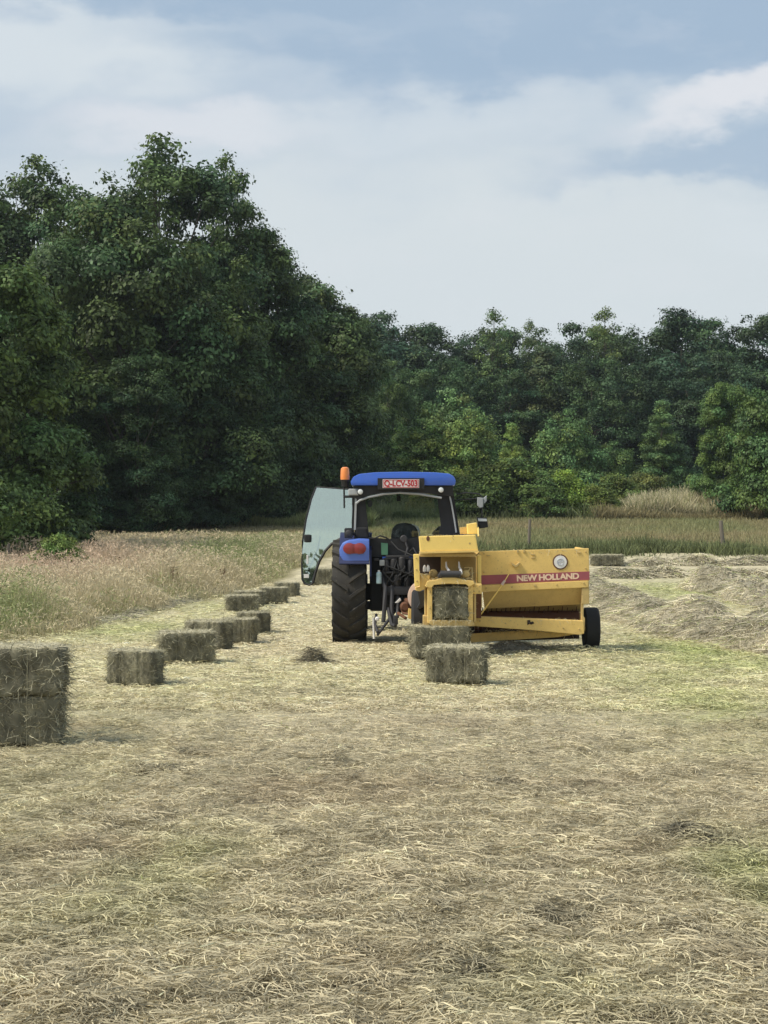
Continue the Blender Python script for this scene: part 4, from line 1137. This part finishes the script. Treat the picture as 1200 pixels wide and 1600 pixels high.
    mb.tube(pts, .016, 6); mb.tube([c, c + Vector((0, .25, -.5))], .03); mb.tube([pts[0], c, pts[8]], .012)
    mb.build('steering_wheel', M['black'], root)
    mb = MB(); p = T(578, 787, 25.0); mb.lathe(p, 'y', [(.02, .035), (0, .04), (-.01, .03)], 14, 1, 1.4); mb.tube([p, p + Vector((-.06, 0, .05))], .008); mb.build('inside_mirror', M['steel'], root, True)
    mb = MB(); bx(mb, 620, 626, 774, 783, 26.2, 26.25); mb.tube([T(567, 841, 24.9), T(586, 841, 24.87), T(594, 837, 24.87), T(603, 840, 24.87), T(612, 846, 24.9)], .012); mb.build('hanging_wiring', M['black'], root)
    # handle and right hand interior console
    mb = MB(); poly(mb, [(676, 842), (677, 832), (688, 822), (688, 842)], 25.0, 25.5); mb.build('console', M['black'], root)
    # glass
    mb = MB(); poly(mb, [(561, 783), (575, 777), (625, 770), (690, 777), (689, 838), (563, 840)], 24.93, 24.938, 0); mb.build('rear_window', M['cab_glass'], root)
    mb = MB(); mb.hull8([Vector((-.70, 1.06, 1.36)), Vector((.70, 1.06, 1.36)), Vector((.69, .97, 2.40)), Vector((-.69, .97, 2.40))], [Vector((-.70, 1.066, 1.36)), Vector((.70, 1.066, 1.36)), Vector((.69, .976, 2.40)), Vector((-.69, .976, 2.40))], 0); mb.build('windscreen', M['cab_glass'], root)
    # left door, hinged at the pillar and open
    outl = [(493.5, 760.5), (552, 765), (550.5, 840), (541, 840), (530, 842.5), (518, 850), (508, 861), (499, 877), (493, 894), (489, 911), (484, 914), (476, 912), (472.5, 905), (471.5, 880), (473, 845), (478, 812), (486, 780)]
    hx = T(552, 0, 25.55); 
    def door_pt(x, y, off=0.0):
        # hinge side at 25.55, free edge swung back, swing and lean shaped for its reflection
        u = (552 - x) / 80.0; Y = 25.55 + .12 * u
        v = T(x, y, Y); v.y += off + (v.z - 1.6) * .064
        return v
    mb = MB(); mb.hull8([door_pt(*p) for p in outl], [door_pt(*p, .008) for p in outl], 0)
    d = mb.build('cab_door', M['door_glass'], root)
    mb = MB(); mb.tube([door_pt(*p, .004) for p in outl[8:]] + [door_pt(*outl[0], .004)], .016, 6)
    mb.tube([door_pt(*p, .004) for p in outl[1:10]], .024, 6); mb.tube([door_pt(*p, .004) for p in outl[0:2]], .012, 6)
    mb.tube([door_pt(500, 838, .03), door_pt(497, 856, .03), door_pt(489, 875, .03), door_pt(482, 893, .03)], .014, 6)
    mb.build('door_frame', M['black'], d, True)
    mb = MB(); p = door_pt(481, 840, -.02); mb.box(p.x - .06, p.x + .055, p.y - .03, p.y + .05, p.z - .075, p.z + .05, .025); mb.build('door_handle', M['black'], d)
    mb = MB(); p = door_pt(478.5, 900, -.012); mb.box(p.x - .035, p.x + .045, p.y, p.y + .01, p.z - .03, p.z + .03, .004); p = door_pt(480.5, 874, -.012); mb.box(p.x - .015, p.x + .015, p.y, p.y + .01, p.z - .07, p.z + .07, .004); mb.build('door_sticker', M['white_paint'], d)
    # small left mirror / indicator near the pillar
    mb = MB(); bx(mb, 538, 551, 825, 841, 24.75, 24.84, .02); mb.tube([T(548, 833, 24.8), T(560, 836, 24.95)], .02); lm = mb.build('indicator', M['black'], root)
    mb = MB(); mb.lathe(T(544.5, 833, 24.745), 'y', [(.006, .05), (0, .045), (-.006, .03)], 16); mb.build('lens', M['steel'], lm, True)
    mb = MB(); bx(mb, 556, 575, 824, 842, 24.86, 25.1, .03); mb.build('pillar_foot', M['blackdust'], root)
    # right hand mirror and lamp on an arm
    mb = MB(); mb.tube([T(713, 772, 26.0), T(730, 770, 26.0), T(749, 772, 26.0), T(753, 776, 26.0), T(753, 810, 26.0)], .012); mb.tube([T(714, 781, 26.0), T(748, 779, 26.0)], .009); mb.build('mirror_arm', M['black'], root)
    mb = MB(); poly(mb, [(746, 777), (755, 778), (755, 792), (750, 794), (746, 790)], 25.95, 26.03, .01); poly(mb, [(755.5, 778), (760.5, 774), (760.5, 783), (755.5, 788)], 25.97, 26.03, .008); mb.build('side_lamp', M['seal'], root)
    mb = MB(); poly(mb, [(745, 808), (761, 809), (763, 824), (748, 826)], 25.93, 26.03, .015); mm = mb.build('side_mirror', M['black'], root)
    mb = MB(); poly(mb, [(746.5, 810), (760.3, 810.5), (761, 814.5), (747.5, 814.5)], 25.918, 25.926, 0); mb.build('mirror_reflection', M['white_lens'], mm)  # pale strip paints the sky reflected along the mirror's upper edge
    # rear end: hydraulics, linkage
    mb = MB(); bx(mb, 598, 652, 872, 915, 24.86, 25.25, .04); bx(mb, 603, 645, 910, 946, 24.95, 25.4, .06); bx(mb, 578, 598, 870, 955, 25.02, 25.3, .03)
    mb.build('rear_housing', M['blackdust'], root)
    mb = MB()
    for x, y0, y1, Y, r in ((604, 876, 892, 24.8, .035), (615, 872, 890, 24.8, .045), (628, 870, 893, 24.78, .05), (641, 874, 900, 24.8, .04), (621, 897, 915, 24.8, .05), (636, 902, 920, 24.8, .045), (648, 885, 899, 24.8, .03)):
        mb.lathe(T(x, y1, Y), 'z', [(0, r), (.02, r * 1.15), ((y1 - y0) / F * Y - .02, r), ((y1 - y0) / F * Y, r * .6)], 14)
    bx(mb, 600, 652, 893, 896, 24.76, 24.86); bx(mb, 603, 640, 868, 871, 24.76, 24.86); bx(mb, 585, 592, 872, 876, 24.78, 24.86)
    mb.lathe(T(631, 842, 24.86), 'y', [(.03, .05), (0, .06), (-.02, .045)], 14); mb.tube([T(633, 846, 24.86), T(637, 856, 24.83), T(634, 868, 24.8)], .018)
    mb.build('hydraulic_valves', M['steel'], root, True)
    mb = MB()
    rg = np.random.default_rng(3)
    for k in range(9):
        x0, x1 = rg.uniform(600, 650, 2); y0 = rg.uniform(868, 885); y1 = rg.uniform(905, 930)
        mb.tube([T(x0, y0, 24.8), T(x0 + rg.uniform(-8, 8), (y0 + y1) / 2 - 8, 24.70), T(x1, (y0 + y1) / 2 + 8, 24.68), T(x1, y1, 24.82)], .011, 6)
    mb.tube([T(640, 862, 24.8), T(646, 856, 24.5), T(652, 868, 24.3), T(656, 880, 24.1)], .012, 6)
    mb.tube([T(611, 846, 24.86), T(622, 858, 24.7), T(640, 866, 24.5), T(656, 872, 24.0)], .010, 6)
    mb.build('hydraulic_hoses', M['rubber_dark'], root, True)
    mb = MB(); bx(mb, 600, 652, 916, 930, 24.72, 24.9, .03); 
    mb.tube([T(594, 895, 24.85), T(602, 918, 24.7), T(601, 945, 24.65), T(599, 972, 24.6)], .035); mb.tube([T(613, 915, 24.75), T(612, 945, 24.66), T(613, 972, 24.6)], .032)
    mb.tube([T(634, 925, 25.0), T(612, 962, 24.66), T(590, 992, 24.3)], .030, 8, .02)
    mb.tube([T(606, 950, 24.66), T(612, 976, 24.5), T(618, 978, 24.4)], .03); mb.tube([T(588, 960, 24.7), T(586, 975, 24.55), T(590, 988, 24.3)], .022)
    mb.tube([T(622, 925, 24.8), T(621, 965, 24.6)], .026)
    bx(mb, 614, 622, 962, 976, 24.5, 24.6, .01)
    mb.build('linkage_arms', M['steel'], root, True)
    mb = MB(); mb.tube([T(583.5, 965, 24.66), T(584.5, 998, 24.66)], .018); mb.lathe(T(589.5, 967, 24.55), 'y', [(.02, .03), (0, .035), (-.02, .02)], 12); poly(mb, [(617, 942), (625, 934), (627, 938), (622, 942)], 24.55, 24.6, .003)
    mb.build('linkage_pin', M['white_paint'], root, True)
    mb = MB(); poly(mb, [(595.5, 848), (606, 849), (606, 867), (596, 867)], 24.90, 24.912, .001); mb.build('green_label', M['green_label'], root)
    mb = MB(); bx(mb, 593, 601, 875, 884, 24.76, 24.86, .01); mb.build('socket_box', M['seal'], root)
    # bottle hanging at the back: moves with the tractor bracket but is its own thing
    b = T(592, 912, 24.72) + O
    bt = empty('drink_bottle', b); mb = MB(); mb.lathe((0, 0, 0), 'z', [(0, .035), (.01, .043), (.10, .043), (.115, .038), (.13, .043), (.165, .040), (.185, .02)], 18); mb.build('bottle_body', M['bottle'], bt, True)
    mb = MB(); mb.lathe((0, 0, .186), 'z', [(0, .018), (.02, .018)], 12); mb.build('cap', M['white_paint'], bt, True)
    prop(bt, 'pale blue plastic bottle wedged beside the tractor hydraulics', 'bottle')


# ------------------------------------------------------------------ baler
def build_baler():
    BY = 23.2; cx = (790 - 600) / F * BY; g = CH - 215 * BY / F
    O = Vector((cx, BY, g)); root = empty('hay_baler', O)
    prop(root, 'yellow square baler with red NEW HOLLAND stripe hitched behind the tractor', 'baler')
    root['label'] = 'yellow square hay baler with a red stripe, hitched behind the tractor'
    def T(px, py, Y): return P(px, py, Y) - O
    def bx(mb, x0, x1, y0, y1, Y0, Y1, bev=.006):
        a, b = T(x0, y1, Y0), T(x1, y0, Y0); return mb.box(a.x, b.x, Y0 - BY, Y1 - BY, a.z, b.z, bev)
    def poly(mb, pts, Y0, Y1, bev=.004, pts2=None):
        a = [T(x, y, Y0) for x, y in pts]
        c = [p + Vector((0, Y1 - Y0, 0)) for p in a] if pts2 is None else [T(x, y, Y1) for x, y in pts2]
        return mb.hull8(a, c, bev)
    # pickup housing: rear panel, top, end wall
    PY = 22.62
    mb = MB()
    poly(mb, [(748, 861.5), (920, 856.5), (921, 907), (752, 915), (748, 915)], PY, PY + .03, .008)
    a = [T(749, 862, PY + .03), T(919.5, 857.2, PY + .03)]
    mb.hull8([a[0], a[1], a[1] + Vector((0, 0, -.03)), a[0] + Vector((0, 0, -.03))], [a[0] + Vector((0, 1.35, -.1)), a[1] + Vector((0, 1.35, -.1)), a[1] + Vector((0, 1.35, -.13)), a[0] + Vector((0, 1.35, -.13))], .004)
    poly(mb, [(916, 858), (920, 858), (920, 940), (916, 940)], PY + .03, PY + 1.4, .003)
    poly(mb, [(749, 863), (753, 863), (753, 950), (749, 950)], PY + .03, PY + 1.4, .003)
    h = mb.build('pickup_housing', M['yellow'], root)
    mb = MB(); poly(mb, [(752, 899), (921.2, 892.8), (921.2, 906), (752, 913.5)], PY - .008, PY - .001, .001); mb.build('red_stripe', M['red_stripe'], h)
    mb = MB(); poly(mb, [(752, 914.5), (919, 907.2), (919, 918), (752, 925)], PY - .03, PY + .03, .008); mb.build('lower_lip', M['yellow'], root)
    t = text_mesh('stripe_lettering', 'NEW HOLLAND', .112, M['letter'], h, T(856, 902.3, PY - .010), 1.13, offset=.0045, space=.92)
    t.rotation_euler = (R_(90), R_(-2.3), 0)
    # round sign
    mb = MB(); p = T(875.5, 878, PY - .003); mb.lathe(p, 'y', [(0, .108), (-.006, .106)], 36); rs = mb.build('round_sign', M['brown'], h)
    mb = MB(); mb.lathe(p + Vector((0, -.0065, 0)), 'y', [(0, .089), (-.004, .088)], 36); mb.build('sign_face', M['white_paint'], rs)
    mb = MB()
    q = p + Vector((0, -.0135, 0)); ring = lambda r, a0, a1, n=22: [q + Vector((r * math.cos(R_(a0 + (a1 - a0) * k / n)), 0, r * math.sin(R_(a0 + (a1 - a0) * k / n)))) for k in range(n + 1)]
    mb.tube(ring(.046, 20, 330), .006, 6); mb.tube([q + Vector((.018, 0, .012)) + (v - q) for v in ring(.016, 0, 360, 12)], .005, 6); mb.tube([q + Vector((-.016, 0, -.012)) + (v - q) for v in ring(.014, 0, 360, 12)], .004, 6)
    mb.build('sign_mark', M['mark_grey'], rs)
    # latch, hinges
    mb = MB(); poly(mb, [(799, 879), (806, 883), (812, 878), (812, 882), (806, 887), (800, 883)], PY - .06, PY - .002, .004); lt = mb.build('latch', M['yellow_dull'], h)
    mb = MB(); poly(mb, [(801, 883.5), (806, 885.5), (811.5, 882.5), (809, 886.5), (805, 887.5)], PY - .045, PY - .012, .002); mb.build('latch_shadow_gap', M['rust'], lt) if False else mb.bm.free()
    mb = MB()
    for x, y in ((833, 866.5), (833, 871.5), (905, 863.5), (763, 868)): bx(mb, x - 3, x + 3, y - .9, y + .9, PY - .012, PY, .003)
    for x, y in ((809, 861), (819, 860.5)): bx(mb, x - 1.5, x + 1.5, y - 1.5, y + 3, PY - .02, PY + .02, .003)
    mb.lathe(T(836, 915, PY - .034), 'y', [(0, .02), (-.012, .016)], 10)
    mb.build('hinge_brackets', M['yellow_dull'], h)
    # sloping under panel, inside
    mb = MB(); mb.hull8([T(754, 925, PY + .02), T(912, 917.5, PY + .02), T(910, 944, PY + .2), T(757, 951, PY + .2)], [T(754, 925, PY + .035) , T(912, 917.5, PY + .035), T(910, 944, PY + .215), T(757, 951, PY + .215)], 0)
    mb.build('under_panel', M['yellow_dull'], root)
    mb = MB(); mb.hull8([T(757, 947, PY + .45), T(909, 940, PY + .45), T(909, 956, PY + .62), T(757, 962, PY + .62)], [T(757, 947, PY + .47), T(909, 940, PY + .47), T(909, 956, PY + .64), T(757, 962, PY + .64)], 0)
    bx(mb, 757, 908, 957, 984, PY + .64, PY + .66, 0)
    mb.build('inner_panel', M['yellow_dull'], root)
    # pickup reel with tines
    mb = MB(); xa, xb = T(742, 0, 23.1).x, T(905, 0, 23.1).x; zc = .40
    mb.lathe((xa, .0, zc), 'x', [(0, .16), (xb - xa, .16)], 20)
    for i in range(22):
        for k in range(4):
            x = xa + .04 + i * (xb - xa - .08) / 21; a = R_(k * 90 + 20 + 7 * (i % 3))
            mb.tube([(x, .16 * math.cos(a), zc + .16 * math.sin(a)), (x, .30 * math.cos(a + .2), zc + .27 * math.sin(a + .2))], .006, 4)
    mb.build('pickup_reel', M['rust'], root)
    mb = MB(); mb.hull8([T(735, 990, PY + .25), T(835, 984, PY + .25), T(906, 990, PY + .25), T(872, 995.5, PY + .25), T(735, 1004, PY + .25)], [T(735, 990, PY + .29), T(835, 984, PY + .29), T(906, 990, PY + .29), T(872, 995.5, PY + .29), T(735, 1004, PY + .29)], .004)
    mb.build('lower_skirt', M['yellow'], root)
    mb = MB(); poly(mb, [(740, 986), (905, 984), (905, 998), (740, 1003)], PY + .36, PY + .5, .005); mb.build('rear_crossbar', M['dark_inside'], root)
    # axle beam
    mb = MB(); poly(mb, [(735, 963), (912, 970), (913, 990), (906, 992), (835, 985), (735, 978)], PY - .06, PY + .12, .01); be = mb.build('axle_beam', M['yellow'], root)
    mb = MB(); poly(mb, [(824, 969.5), (828, 968.5), (829, 972), (833, 971), (835, 974), (830, 976), (827, 975), (824, 977)], PY - .068, PY - .058, .001); mb.build('slot', M['dark_inside'], be)  # dark patch painting the shaded hole in the beam
    # right end bracket, stub axle, wheel
    mb = MB(); poly(mb, [(909, 919), (920.5, 918), (921, 944), (909, 944)], PY - .02, PY + .25, .008); bx(mb, 908, 912, 943, 972, PY + .02, PY + .10)
    poly(mb, [(909, 958), (914, 966), (914, 985), (909, 985)], PY + .0, PY + .3, .004)
    mb.build('end_bracket', M['yellow_dull'], root)
    mb = MB(); mb.tube([T(908, 983, BY), T(922, 983, BY)], .035); mb.build('stub_axle', M['yellow_dull'], root)
    for px0, px1, R0, Ri, Y in ((911.5, 935, .305, .17, BY), (643, 669, .43, .24, BY)):
        a, b = T(px0, 0, Y).x, T(px1, 0, Y).x
        we = empty('wheel', ((a + b) / 2, 0, R0)); we.parent = root
        mb = MB(); tyre(mb, (0, 0, 0), R0, Ri, b - a, 0, .004)
        mb.build('tyre', M['rubber_dark'], we, True)
        mb = MB(); rim(mb, (0, 0, 0), Ri + .01, (b - a) * .9, 1); mb.build('rim', M['yellow_dull'], we, True)
    # adjusting rod with grip
    mb = MB(); mb.tube([T(749, 963, PY - .10), T(777, 925, PY - .10)], .010); mb.tube([T(777, 925, PY - .10), T(786, 912, PY - .09), T(795, 897, PY - .04)], .007)
    rd = mb.build('adjusting_rod', M['yellow_bright'], root, True)
    mb = MB(); mb.tube([T(784, 914, PY - .09), T(789, 907, PY - .08)], .022, 8, .016); mb.build('grip', M['pinkish'], rd, True)
    # bale chamber: side walls, floor, top
    C0, C1 = 22.0, 24.15
    mb = MB()
    bx(mb, 668, 675.5, 914, 974, C0, C1, .008); bx(mb, 731.5, 739, 914, 972, C0, C1, .008)
    mb.build('chamber_wall', M['yellow'], root)
    mb = MB(); poly(mb, [(672, 969.5), (738, 969.5), (742, 976), (738, 978.5), (676, 978.5), (670, 974)], C0 - .02, C0 + .12, .008); bx(mb, 676, 731, 971, 975, C0 + .13, C1, .003)
    poly(mb, [(661, 962), (668, 962), (684, 985), (668, 984), (661, 978)], C0 + .15, C0 + .35, .008)
    mb.build('chamber_floor', M['yellow_dull'], root)
    mb = MB(); bx(mb, 672, 735, 908, 913.5, C0 + .12, C1, .004)
    mb.build('chamber_roof', M['yellow_dull'], root)
    mb = MB(); poly(mb, [(664, 916), (668, 908), (682, 906), (692, 902.5), (712, 902.5), (725, 906), (740, 908), (742, 912), (733, 917), (728, 913), (700, 912), (678, 914), (674, 919)], C0 - .05, C0 + .10, .006); mb.build('tension_plate', M['yellow'], root)
    mb = MB(); bx(mb, 663.5, 667, 918, 972, C0 + .2, C0 + .4); mb.build('tension_rail', M['yellow_dull'], root)
    mb = MB(); bx(mb, 740, 744, 930, 972, C0 + .05, C0 + .2); mb.tube([T(741.5, 918, C0 + .06), T(741.5, 966, C0 + .06)], .018); mb.build('tension_rail', M['yellow_dull'], root)
    mb = MB(); bx(mb, 744, 752, 926, 966, C0 + .5, C0 + .9); mb.build('side_post', M['rust'], root)
    mb = MB(); bx(mb, 737, 753, 912, 928, C0 + .02, C0 + .3, .015); mb.build('tension_box', M['yellow'], root)
    mb = MB(); bx(mb, 746, 752, 868, 911.5, C0 + .3, C0 + .55, .01); mb.build('upright', M['yellow_bright'], root)
    # knotter stand
    mb = MB(); bx(mb, 689, 744, 870, 911, C0 + .62, C0 + .65); bx(mb, 656, 744, 864.5, 870, C0 + .1, C0 + .6); mb.build('knotter_back_plate', M['yellow_dull'], root)
    mb = MB(); bx(mb, 656, 689, 870, 903, C0 + .72, C0 + .76, .002); mb.build('knotter_recess', M['dark_inside'], root)  # dark sheet painting the shade in the knotter opening
    mb = MB(); poly(mb, [(646, 866), (655, 866), (656, 915), (648, 917)], C0, C0 + .10, .008)
    mb.build('twine_post', M['yellow_bright'], root)
    mb = MB(); poly(mb, [(656.5, 897), (672, 899), (671, 905), (664, 920), (656, 924), (649.5, 923), (649, 918.5), (656.5, 917)], C0 + .05, C0 + .3, .01); mb.build('side_bracket', M['yellow'], root)
    mb = MB(); poly(mb, [(684, 899), (688, 894), (700, 892), (714, 894), (718, 899), (712, 903), (700, 901), (692, 904), (685, 903)], C0 - .02, C0 + .22, .012)
    mb.lathe(T(688, 897, C0 - .03), 'x', [(0, .05), (.28, .045)], 12); mb.build('knotter_arm', M['steel'], root, True)
    for x0, x1 in ((697, 701), (717, 720)):
        mb = MB(); mb.tube([T(x0, 878, C0 + .2), T(x0 + .5, 886, C0 + .15), T(x1, 891, C0 + .05), T(x1, 897, C0)], .010, 6, .025); mb.build('needle', M['white_paint'], root, True)
    for x in (663.5, 669):
        mb = MB(); mb.lathe(T(x, 893, C0 + .15), 'z', [(0, .022), (.05, .024), (.075, .015), (.09, .006)], 10); mb.build('twine_spool', M['white_paint'], root, True)
    mb = MB(); mb.tube([T(674, 892, C0 + .1), T(672, 903, C0 + .1), T(680, 909, C0 + .05)], .018); mb.tube([T(725, 888, C0 + .2), T(737, 887, C0 + .2), T(738, 905, C0 + .1)], .014); mb.tube([T(724, 900, C0 + .1), T(735, 888, C0 + .2)], .012)
    mb.lathe(T(728, 897, C0 + .1), 'y', [(.05, .05), (0, .055), (-.02, .03)], 14); mb.lathe(T(677, 896, C0 + .2), 'y', [(.05, .055), (0, .06), (-.02, .03)], 14)
    bx(mb, 676, 738, 903, 908, C0 + .15, C0 + .5)
    mb.build('knotter_gear', M['yellow_dull'], root, True)
    # hood over the knotters
    mb = MB(); poly(mb, [(654, 838), (743, 835.5), (747.5, 860.5), (657, 862.5)], C0 - .02, C0 + .75, .015, [(656, 838), (740, 836.5), (740, 861), (656, 862)])
    hd = mb.build('knotter_hood', M['yellow_bright'], root)
    mb = MB(); poly(mb, [(654.5, 861.8), (747.5, 859.8), (747.5, 863), (659, 865)], C0 - .035, C0 + .0, .003); mb.build('hood_lip', M['yellow'], hd)
    mb = MB(); mb.lathe(T(668.8, 841.5, C0 - .022), 'y', [(.004, .026), (-.003, .025)], 16, .9, 1.35); mb.build('hood_hole', M['rust'], hd)  # dark disc painting the shade inside the hood hole
    mb = MB(); mb.lathe(T(734, 849, C0 - .02), 'y', [(.004, .016), (-.003, .014)], 10); mb.lathe(T(708, 837.5, C0 - .02), 'y', [(.004, .01), (-.003, .009)], 8); mb.build('hood_bolt', M['yellow_dull'], hd)
    mb = MB(); poly(mb, [(730, 819), (745, 816.5), (746.5, 834.5), (731, 834.5)], C0 + .3, C0 + .5, .008); mb.tube([T(747, 824, C0 + .32), T(747.5, 838, C0 + .2)], .01); mb.build('twine_box_lid', M['yellow_bright'], root)
    mb = MB(); poly(mb, [(718.5, 824), (729.5, 823), (729.5, 834.5), (719, 834.5)], C0 + .5, C0 + .55, .004); mb.build('twine_box_side', M['yellow_dull'], root)
    # chaff and loose hay caught on the ledges
    rg = np.random.default_rng(12); pp = []
    def ledge(x0, x1, y, Y0, Y1, n, z=.003):
        a, b = T(x0, y, Y0), T(x1, y, Y0); u = rg.random(n) ** 1.3
        pp.append(np.stack([a.x + (b.x - a.x) * rg.random(n), Y0 - BY + (Y1 - Y0) * u, np.interp(rg.random(n), [0, 1], [a.z, a.z]) + z + rg.random(n) * .012], 1))
    ledge(740, 905, 968, PY - .05, PY + .1, 240, -.01); ledge(660, 740, 837.5, C0, C0 + .3, 60); ledge(676, 736, 907, C0 - .02, C0 + .1, 120, .02); ledge(674, 738, 970, C0 - .06, C0 + .1, 160); ledge(757, 910, 986, PY + .2, PY + .3, 260)
    ledge(755, 918, 860, PY, PY + .15, 90, .0); ledge(650, 672, 899, C0, C0 + .2, 60, .01); ledge(690, 742, 896, C0 + .1, C0 + .5, 120)
    p = np.concatenate(pp); n = len(p); ph = rg.normal(-.1, .35, n)
    c = np.array([.55, .49, .31])[None] * rg.uniform(.5, 1.3, n)[:, None]
    v, q, c = ribbons(p, rg.uniform(0, 6.28, n), ph, rg.uniform(.03, .10, n), np.full(n, .006), rg.normal(0, .5, n), rg.uniform(.1, .8, n), rg.uniform(-1, 1, n), 2, c, .3)
    link('chaff', np_mesh('chaff', v, q, c), M['straw'], root)['kind'] = 'stuff'
    # small bolts on the sheet metal
    for x, y, Y in ((756, 865, PY), (756, 894, PY), (915, 862, PY), (915, 888, PY), (760, 919, PY - .03), (800, 917, PY - .03), (870, 913.5, PY - .03), (912, 911, PY - .03), (750, 970, PY - .06), (790, 974, PY - .06), (880, 981, PY - .06), (905, 983, PY - .06),
                    (671.7, 925, C0), (671.7, 950, C0), (735, 925, C0), (735, 952, C0), (650.5, 872, C0), (650.5, 890, C0), (651.5, 908, C0), (741, 916, C0 + .02), (749, 916, C0 + .02), (741, 924, C0 + .02), (749, 924, C0 + .02)):
        mb = MB(); mb.lathe(T(x, y, Y - .001), 'y', [(.002, .013), (-.008, .012), (-.011, .006)], 6); mb.build('bolt', M['yellow_dull'], root)
    # fly wheel, black piece painting the darkness over its inner side, drawbar
    mb = MB(); p = T(661, 932, 23.9); mb.lathe(p, 'y', [(.06, .20), (.05, .235), (0, .24), (-.01, .215), (-.005, .12), (-.02, .05)], 36, .95, 1); mb.build('flywheel', M['pinkish'], root, True)
    mb = MB(); poly(mb, [(652, 924), (668, 922), (672, 935), (668, 945), (655, 952), (651, 950), (656, 942)], 22.7, 23.7, .01); mb.build('flywheel_shade', M['black'], root)
    mb = MB()
    mb.hull8([T(655, 956, 24.0), T(668, 956, 24.0), T(668, 968, 24.0), T(655, 968, 24.0)], [T(634, 950, 25.0), T(642, 950, 25.0), T(642, 960, 25.0), T(634, 960, 25.0)], .01)
    mb.box(T(655, 0, 23.6).x, T(672, 0, 23.6).x, 23.6 - BY, 24.1 - BY, .5, 1.1, .02)
    mb.hull8([T(638, 950, 23.9), T(652, 956, 23.9), T(650, 970, 23.9), T(637, 966, 23.9)], [T(638, 950, 24.0), T(652, 956, 24.0), T(650, 970, 24.0), T(637, 966, 24.0)], .01)
    mb.build('drawbar', M['yellow'], root)
    mb = MB(); mb.tube([T(633, 946, 25.1), T(631, 936, 25.0), T(640, 940, 24.4), T(650, 945, 24.0)], .035); mb.tube([T(624, 942, 24.9), T(630, 958, 24.5), T(640, 960, 24.0)], .02)
    mb.lathe(T(633, 948, 24.5), 'y', [(.1, .07), (0, .08), (-.05, .05)], 14)
    mb.tube([T(622, 958, 24.5), T(634, 966, 24.3)], .025)
    mb.build('drive_shaft', M['rust'], root, True)


def build_haze():
    v = []
    x0, x1, y0, y1, z0, z1 = -650, 650, -90, 950, -1.6, 30
    mb = MB(); mb.box(x0, x1, y0, y1, z0, z1, 0)
    m, nt, out = newmat('haze'); pv = nd(nt, 'ShaderNodeVolumePrincipled')
    pv.inputs['Color'].default_value = (.82, .90, .97, 1); pv.inputs['Density'].default_value = .00025; pv.inputs['Anisotropy'].default_value = .2
    nt.links.new(pv.outputs[0], out.inputs['Volume'])
    prop(mb.build('haze', m), 'thin summer haze in the air', kind='stuff')


setup()
build_ground()
build_litter()
build_hay()
build_grass()
build_trees()
build_tractor()
build_baler()
build_haze()
